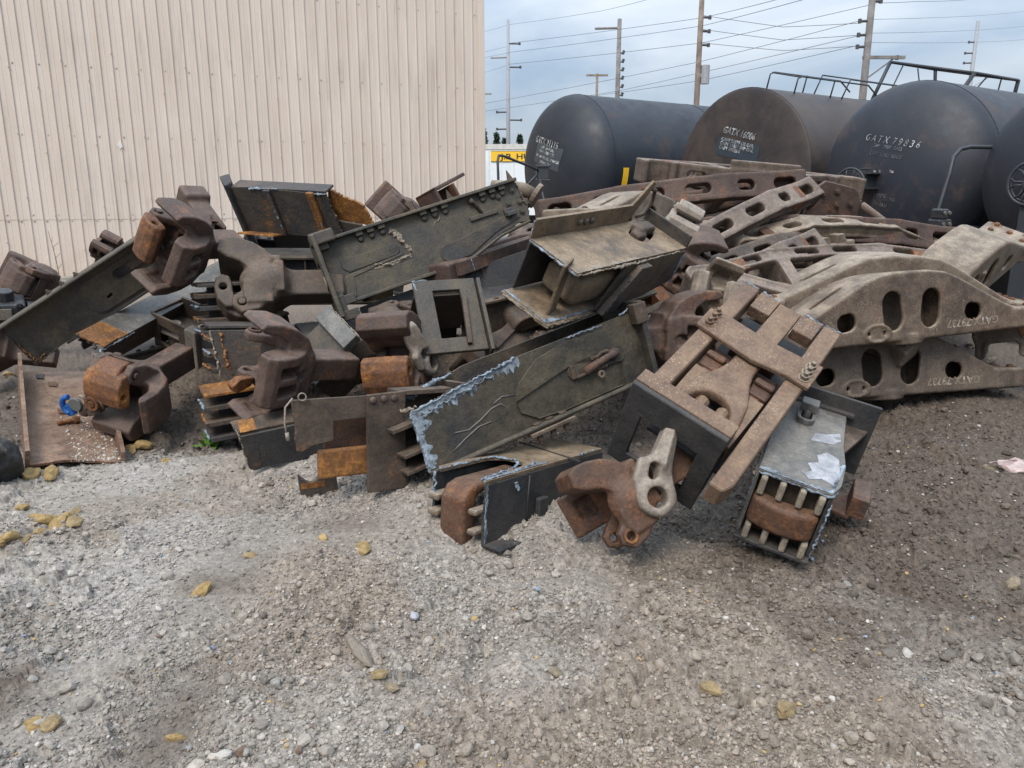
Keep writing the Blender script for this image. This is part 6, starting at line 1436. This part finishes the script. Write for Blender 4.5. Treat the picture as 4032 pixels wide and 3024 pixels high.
# ================================================================== SMALL AND HALF HIDDEN THINGS
coupler('brown coupler head half hidden behind the long sill at far left', PM('x_block'), M_CAST_P, M_CAST_P, scale=.95, shelf=False)
coupler('small brown coupler tip peeping over the middle of the left sill', PM('x_hook'), M_CAST_P, M_CAST_P, shelf=False, scale=.6)
coupler('dark coupler almost hidden under the lower end of the left sill', PM('x_left'), M_CAST_P, M_CAST, scale=.9)
coupler('grey brown coupler behind the upper edge of the big bolted sill', PM('x_cast'), M_CAST_P, M_CAST_P, scale=1.0, shelf=False)
coupler('dark coupler in the gap between the steel slab and front sill', PM('x_dark'), M_CAST, M_CAST, shelf=False)
coupler('pale brown coupler head with square pockets beside the draft gear frame', PM('x_head2'), M_TAN, M_TAN, scale=.85)
r = thing('broken_shank', 'brown broken off shank with jagged end behind the orange knuckle coupler', 'casting', PM('x_stub'))
def stub(x, y, z):
    d = sbox(x, y, z, (-.05, 0, 0), (.26, .10, .085), .03)
    d = smin(d, sbox(x, y, z, (.18, 0, .03), (.09, .12, .11), .03), .05)
    return smax(d, -(x+.24+.07*np.sin(y*47)+.05*np.sin(z*61+y*30)), .01)
obj('shank', cast('shank', stub, (-.34, -.16, -.14), (.30, .16, .18), .009), M_CAST_P, r)
slag(r, [(-.22, -.09, .06), (-.2, .0, .075), (-.25, .09, .06)], M_RUST_OR, .016, seed=201)
r = thing('steel_angle', 'rusty folded steel angle sticking up behind the big bolted sill', 'angle', PM('x_angle'))
k = MB(); k.box((-.20, -.16, 0), (.25, .16, .035)); k.box((-.20, -.16, -.30), (-.165, .16, .035)); k.build('plate', M_CAST_P, r, .008)
k = MB(); k.box((.0, -.2, -.30), (.03, .2, -.01)); k.build('rib', M_RUST, r, .006)
r = thing('ribbed_casting', 'tan ribbed casting lying between the long dark and pale side frames', 'casting', PM('x_teeth'))
k = MB(); k.box((-.5, -.1, -.12), (.6, .1, .06)); k.build('body', M_TAN, r, .02)
for i in range(6):
    k = MB(); k.prism([(i*.17-.45, .05), (i*.17-.33, .05), (i*.17-.36, .13), (i*.17-.43, .13)], -.09, .09, XZ(0)); k.build('rib', M_TAN, r, .008)
r = thing('bolted_plate', 'dark rusty plate with bolt heads standing behind the long dark side frame', 'plate', PM('scrap_plate'))
plate(r, 'face_plate', [(-.28, -.25), (.26, -.25), (.24, .10)]+arc(.08, .05, .14, 20, 90, 4)+[(-.20, .18), (-.28, .08)], .04, M_CAST_P, XZ(0), (), .006)
stud_row(r, [(-.18, -.02, .06), (-.0, -.02, .0), (.13, -.02, .04), (-.05, -.02, .12)], (0, -1, 0), M_CAST_P, 'bolt', .026)
k = MB(); k.tube([(.26, 0, .06), (.5, -.05, -.02), (.85, -.1, -.12)], .035, 8); k.tube([(.28, 0, -.12), (.5, -.05, -.14), (.85, -.1, -.15)], .03, 8); k.build('arm', M_FRAME, r, smooth=True)
r = thing('log', 'weathered grey log lying along the foot of the building', 'log', PM('log'))
def logf(x, y, z): return np.maximum(np.sqrt(y*y+z*z)-.115+.008*np.sin(x*9+y*40)+.005*np.sin(np.arctan2(z, y)*9+x*2), abs(x+.3)-1.0)
m_, t, b = new_mat('weathered wood'); tc = nd(t, 'ShaderNodeTexCoord').outputs['Object']; mp = nd(t, 'ShaderNodeMapping', {0: tc}); mp.inputs['Scale'].default_value = (1.2, 26, 26)
n_ = nz(t, mp.outputs[0], 1.4, 6, .65); t.links.new(mixc(t, rmp(t, n_, .35, .65), (.10, .085, .068), (.27, .24, .20)), b.inputs['Base Color']); b.inputs['Roughness'].default_value = .9
t.links.new(nd(t, 'ShaderNodeBump', {'Strength': .6, 'Distance': .008, 'Height': n_}).outputs[0], b.inputs['Normal'])
obj('trunk', cast('trunk', logf, (-1.35, -.14, -.14), (.75, .14, .14), .016), m_, r)
# oily black valve at the left edge
M_OIL = metal('oily black casting', (.010, .011, .013), (.030, .032, .036), rust_amt=0, dust=(.12, .12, .12), dust_amt=.15, scorch=0, seed=40, rough=.32)
r = thing('brake_valve', 'oily black brake valve lying at the left edge under the sill', 'valve', PM('x_valve'))
k = MB(); k.box((-.16, -.12, -.12), (.10, .12, .08)); k.build('body', M_OIL, r, .025)
k = MB(); k.cyl((.10, 0, -.02), (.24, .02, -.04), .075, 14); k.cyl((-.03, 0, .08), (-.03, 0, .16), .06, 12); k.build('port', M_OIL, r, .01)
k = MB(); k.box((-.10, -.126, -.04), (.0, -.12, .05)); k.build('plate', M_PALE, r)
for x, z in ((-.13, .07), (.06, .07), (-.13, -.1), (.06, -.1)):
    k = MB(); k.hexbolt((x, -.12, z), (0, -1, 0), .018); k.build('bolt', M_OIL, r)
r = thing('coupler_casting', 'dusty black ribbed casting cut off by the left edge near the ground', 'casting', PM('x_bnose') @ Matrix.Scale(.62, 4))
def nose(x, y, z):
    d = smin(sell(x, y, z, (0, 0, 0), (.30, .22, .15)), sbox(x, y, z, (-.1, 0, -.05), (.22, .18, .12), .05), .05)
    for c in (-.1, .0, .1): d = smin(d, np.maximum(abs(y-c)-.012, np.sqrt((x/.31)**2+(z/.17)**2)*.17-.17), .01)
    d = d-.012*(vnoise3(*[np.broadcast_to(q*22.0, d.shape) for q in (x, y, z)], 3)-.5)-.03*(vnoise3(*[np.broadcast_to(q*7.0, d.shape) for q in (x, y, z)], 5)-.5)
    return smax(d, -sbox(x, y, z, (.12, -.1, .12), (.06, .05, .06), .02), .02)
obj('body', cast('body', nose, (-.36, -.25, -.2), (.36, .25, .2), .01), M_BLACKST, r)
for a in (-.12, .02, .14):
    k = MB(); k.hexbolt((a, -.15, .09), (0, -.6, .8), .02); k.build('bolt', M_BLACKST, r)
# blue handled valve on the channel
r = thing('angle_cock', 'small valve with bright blue cap and rusty fittings lying in the brown channel', 'valve', PM('blue_valve'))
M_BLUE = plain('bright blue paint', (.012, .075, .26), .5, .4, 25)
k = MB(); k.tube([(-.07, 0, -.03), (0, 0, .0), (.08, .01, .01), (.13, .02, -.02)], .036, 10); k.box((-.02, -.03, -.06), (.08, .03, .0)); k.build('body', M_CAST, r, .008)
k = MB(); k.tube([(-.115+.06*math.cos(R(a)), -.02, .045+.06*math.sin(R(a))) for a in range(70, 240, 20)], .020, 8); k.box((-.17, -.03, -.02), (-.12, .01, .06)); k.build('cap', M_BLUE, r, .006)
k = MB(); k.cyl((-.055, -.045, .045), (-.055, -.02, .045), .045, 16); k.build('dial', plain('dull disc', (.10, .105, .10), .5), r, .003)
k = MB(); k.ring((.075, -.05, .02), (0, 1, 0), .05, .028, .03, 16); k.cyl((.075, -.055, .02), (.075, -.03, .02), .024, 10); k.build('port', M_RUST_OR, r, .004)
k = MB(); k.tube([(.02, -.04, .09), (.05, -.04, .07), (.03, -.03, .03)], .011, 6); k.tube([(.13, -.03, .06), (.15, -.04, .01), (.13, -.03, -.03)], .010, 6); k.build('wire', M_TAN, r, smooth=True)
M_ = PM('ground_channel')
r = thing('bolt', 'rusty square headed bolt lying in the brown channel', 'bolt', M_ @ Matrix.Translation((.62, .02, .03)) @ Matrix.Rotation(R(20), 4, 'Z'))
k = MB(); k.cyl((0, -.05, 0), (0, .05, 0), .016, 10); k.cyl((0, -.085, 0), (0, -.05, 0), .030, 6); k.build('bolt_body', M_RUST_OR, r, .003)
for i, (x, y, lab, m) in enumerate(((.85, .02, 'flat orange rust flake near the front of the channel', M_RUST), (1.42, .05, 'flat orange rust flake near the back of the channel', M_RUST), (1.60, .12, 'dark thin flake at the back of the channel', M_BLACKST))):
    k = MB(); k.prism(jag((-.05, -.02), (.05, -.025), .01, .02, i)+jag((.05, -.025), (.045, .03), .008, .02, i)+[(.045, .03), (-.04, .025)], 0, .008)
    o = k.build('rust_flake', m); o.matrix_world = M_ @ Matrix.Translation((x, y, .014)); tag(o, lab, 'rust flake')
r = thing('cut_offcut', 'small curved orange steel offcut stuck upright in the front dirt', 'offcut', PM('rusty_bit'))
plate(r, 'plate', [(0, -.12), (.20, -.10)]+jag((.20, .075), (.13, .05), .004)+arc(.07, .085, .05, -40, -140, 5)+[(0, .09)], .018, M_BURN, XZ(0), (), .003)
k = MB(); k.box((.01, -.0115, .0), (.14, -.0098, .035)); k.build('rust_streak', M_ORANGE, r)
# pipe elbow behind the big sill
r = thing('pipe_fitting', 'pale dusty pipe elbow with flange behind the end of the big sill', 'pipe', PM('pipe'))
k = MB(); k.tube([(-.30, 0, .03), (-.1, 0, .04), (.0, 0, .03), (.10, .0, -.01)], .075, 14, .06); k.build('pipe', M_TAN, r, smooth=True)
k = MB(); k.cyl((.10, 0, -.01), (.14, 0, -.03), .12, 18); k.cyl((-.12, 0, .04), (-.08, 0, .04), .09, 14); k.build('flange', M_TAN, r, .008)
k = MB(); k.box((.0, -.04, -.14), (.06, .04, -.04)); k.build('lug', M_TAN, r, .012)
r = thing('air_valve', 'shiny black air valve with bolts standing near the handrail', 'valve', PM('grease_valve'))
k = MB(); k.box((-.10, -.08, -.12), (.10, .08, .02)); k.box((-.08, -.07, .02), (.05, .07, .13)); k.build('body', M_OIL, r, .018)
k = MB(); k.tube([(-.10, 0, -.06), (-.3, 0, -.1), (-.5, .02, -.14)], .025, 8); k.build('pipe', M_OIL, r, smooth=True)
for x, z in ((-.05, -.03), (.05, -.03), (-.05, .09), (.02, .09)):
    k = MB(); k.cyl((x, -.08, z), (x, -.10, z), .02, 8); k.build('bolt', M_GREY, r)
k = MB(); k.box((-.3, -.12, -.22), (.3, .12, -.12)); k.build('bracket', M_BLACKST, r, .01)

# rocks one can count
M_YROCK = []
for i, c in enumerate(((.36, .245, .10), (.31, .225, .115), (.27, .215, .145))):
    m_, t, b = new_mat('ochre rock'); tc = nd(t, 'ShaderNodeTexCoord').outputs['Object']
    t.links.new(mixc(t, rmp(t, nz(t, tc, 2.2, 7, .7), .36, .64), tuple(q*.55 for q in c), c), b.inputs['Base Color']); b.inputs['Roughness'].default_value = .9
    t.links.new(nd(t, 'ShaderNodeBump', {'Strength': .5, 'Distance': .02, 'Height': nz(t, tc, 9, 5, .7)}).outputs[0], b.inputs['Normal']); M_YROCK.append(m_)
ROCK_ME = []
for k in range(7):
    V, Fc = rock_shape(3, 500+k, .34); ROCK_ME.append(mesh_np('rock', V, Fc, smooth=False))
ROCKS = [(-2.69, 5.31, 0.085), (-2.47, 4.74, 0.05), (-2.42, 4.79, 0.06), (-2.45, 5.01, 0.05), (-2.31, 3.56, 0.05), (-2.24, 3.54, 0.06), (-2.16, 3.53, 0.045), (-2.53, 3.72, 0.03), (-2.45, 3.67, 0.03), (-2.25, 3.68, 0.03), (-2.27, 3.44, 0.035), (-2.33, 3.3, 0.05), (-2.29, 3.34, 0.035), (-2.34, 3.26, 0.03), (-1.3, 2.94, 0.04), (-1.2, 3.26, 0.03), (-0.69, 3.3, 0.045), (-1.49, 2.09, 0.032), (-1.43, 2.08, 0.036), (-1.02, 2.03, 0.024), (-2.12, 4.47, 0.035), (-0.45, 2.31, 0.025), (-3.85, 5.94, 0.05), (-4.12, 6.27, 0.045), (-4.58, 6.84, 0.06), (-2.78, 4.21, 0.07), (-2.68, 4.23, 0.06), (-0.27, 1.94, 0.025), (0.85, 2.09, 0.035), (0.66, 2.26, 0.035), (2.77, 4.15, 0.06), (2.13, 2.99, 0.035), (3.87, 6.41, 0.035), (4.02, 6.32, 0.04), (0.15, 2.36, 0.03), (-0.4, 2.27, 0.022), (2.56, 5.65, 0.05), (2.18, 4.79, 0.05), (2.05, 4.41, 0.035)]
RLAB = {0: 'largest ochre rock, under the ground coupler beside the brown channel', 14: 'ochre rock alone at the edge of the left gravel patch', 16: 'ochre rock alone in the open below the cut window plate', 20: 'ochre rock just in front of the brown channel lip', 30: 'broken pale rock by the crumpled wrapper on the right',
        15: 'flat ochre rock between gravel and packed dirt at left', 31: 'pale rock alone near the right edge of the photo', 34: 'tan stone alone in the centre foreground', 29: 'tan stone in the mud right of centre foreground', 28: 'larger tan stone in the right foreground', 27: 'tan stone at the very bottom edge', 25: 'flat tan rock under the front lip of the channel, left one', 26: 'flat tan rock under the front lip of the channel, right one'}
GL = [((1, 2, 3), 'flat ochre rock piece wedged against the channel below the largest ochre rock'), ((4, 5, 6, 7, 8, 9, 10), 'small ochre rock in the cluster on the left gravel'), ((11, 12, 13), 'small ochre rock at the left edge below the cluster'), ((17, 18, 19), 'small ochre rock in the bottom left corner'),
      ((21, 35), 'little tan stone in the left centre foreground'), ((22, 23, 24), 'ochre rock left of the brown channel'), ((32, 33), 'pale tan rock on the mud under the lower bolster'), ((36, 37, 38), 'crumbly tan clod beside the short grey sill')]
for ids, l in GL:
    for i in ids: RLAB[i] = l
rg_ = random.Random(5)
for i, (x, y, s) in enumerate(ROCKS):
    z, _ = ground_at(np.array([x]), np.array([y]))
    o = obj('rock', ROCK_ME[i % 7], M_YROCK[0 if i < 27 and i % 3 else (1 if i < 30 else 2)])
    o.location = (x, y, float(z[0])+s*.22); o.rotation_euler = (rg_.uniform(-.4, .4), rg_.uniform(-.4, .4), rg_.uniform(0, 6.28)); s *= 1.15; o.scale = (s*1.1, s*.85, s*.72)
    tag(o, RLAB[i], 'rock', 'ochre rocks on the ground')
z = float(ground_at(np.array([-.54]), np.array([2.45]))[0][0])
o = obj('stone_slab', ROCK_ME[2], plain('mud stone', (.17, .145, .115), .9, .3, 5, .4)); o.location = (-.54, 2.45, z+.01); o.rotation_euler = (.5, -.35, 2.4); o.scale = (.075, .045, .028); tag(o, 'angular brown stone slab tilted up in the left foreground', 'stone')
z = float(ground_at(np.array([-.38]), np.array([2.70]))[0][0])
o = obj('pebble', ROCK_ME[4], plain('blue grey pebble', (.30, .30, .315), .8, .15, 5, .2)); o.location = (-.38, 2.70, z+.018); o.rotation_euler = (.2, .3, 1.4); o.scale = (.034, .022, .022); tag(o, 'smooth pale blue grey pebble in the centre left foreground', 'stone')
# wrapper, weed, plant
r = thing('wrapper', 'crumpled pinkish wrapper in the mud at right edge', 'litter', Matrix.Translation((2.87, 4.12, float(ground_base(np.array([2.87]), np.array([4.12]))[0])+.03)))
g = np.random.default_rng(8); n = 9; X, Y = np.meshgrid(np.linspace(-.14, .14, n), np.linspace(-.07, .07, n)); Z = .03+.055*(vnoise(X*14, Y*14, 3)-.3)
i = np.arange(n-1)[:, None]*n+np.arange(n-1)[None]; me = mesh_np('film', np.stack([X.ravel()+.01*g.normal(size=n*n), Y.ravel()+.01*g.normal(size=n*n), Z.ravel()], 1), np.stack([i, i+1, i+n+1, i+n], -1).reshape(-1, 4), False)
o = obj('film', me, plain('pink film', (.38, .29, .27), .35, .45, 18), r); sl = o.modifiers.new('thick', 'SOLIDIFY'); sl.thickness = .003
M_LEAF = plain('fresh leaf', (.10, .22, .035), .55, .3, 20); M_DRY = plain('dry stalk', (.16, .12, .07), .9, .3)
px, py = -1.97, 4.85; pz = float(ground_base(np.array([px]), np.array([py]))[0])
r = thing('weed_plant', 'small bright green weed growing beside the cut sill ends', 'plant', Matrix.Translation((px, py, pz)))
g = np.random.default_rng(4); V = []; Fq = []
for i in range(46):
    a = g.uniform(0, 6.28); L = g.uniform(.05, .125); el = g.uniform(.2, 1.2); w = g.uniform(.012, .022); d = np.array([math.cos(a)*math.cos(el), math.sin(a)*math.cos(el), math.sin(el)]); sd_ = np.array([-math.sin(a), math.cos(a), 0]); b0 = np.array([g.normal()*.02, g.normal()*.015, .015]); k = len(V)
    m1 = b0+d*L*.35; m2 = b0+d*L*.7+np.array([0, 0, -.004]); e = b0+d*L+np.array([0, 0, -.015])
    V += [b0, m1-sd_*w*.7, m1+sd_*w*.7, m2-sd_*w, m2+sd_*w, m2*.3+e*.7+np.array([0, 0, .0]), e]; Fq += [(k, k+2, k+1), (k+1, k+2, k+4), (k+1, k+4, k+3), (k+3, k+4, k+6)]
obj('leaves', mesh_np('leaves', np.array(V), np.array(Fq), False), M_LEAF, r)
k = MB(); k.cyl((0, 0, -.02), (0, 0, .05), .006, 6); k.build('stem', M_LEAF, r)
for i, (x, y, h, lab) in enumerate(((-8.48, 14.5, 1.0, 'tall thin dry weed stalk against the beige wall'), (-9.7, 14.2, .6, 'short dry weed stalk at the far left wall foot'))):
    r = thing('weed_stalk', lab, 'weed', Matrix.Translation((x, y, .05)), 'dry weeds along the wall')
    k = MB(); k.tube([(0, 0, 0), (-.03, 0, h*.5), (-.10, 0, h)], .010, 5, .004)
    for j in range(6): k.tube([(-.02-.01*j, 0, h*(.3+.1*j)), (.05*(-1)**j, .02, h*(.4+.1*j))], .004, 4)
    k.build('stalk', M_DRY, r)
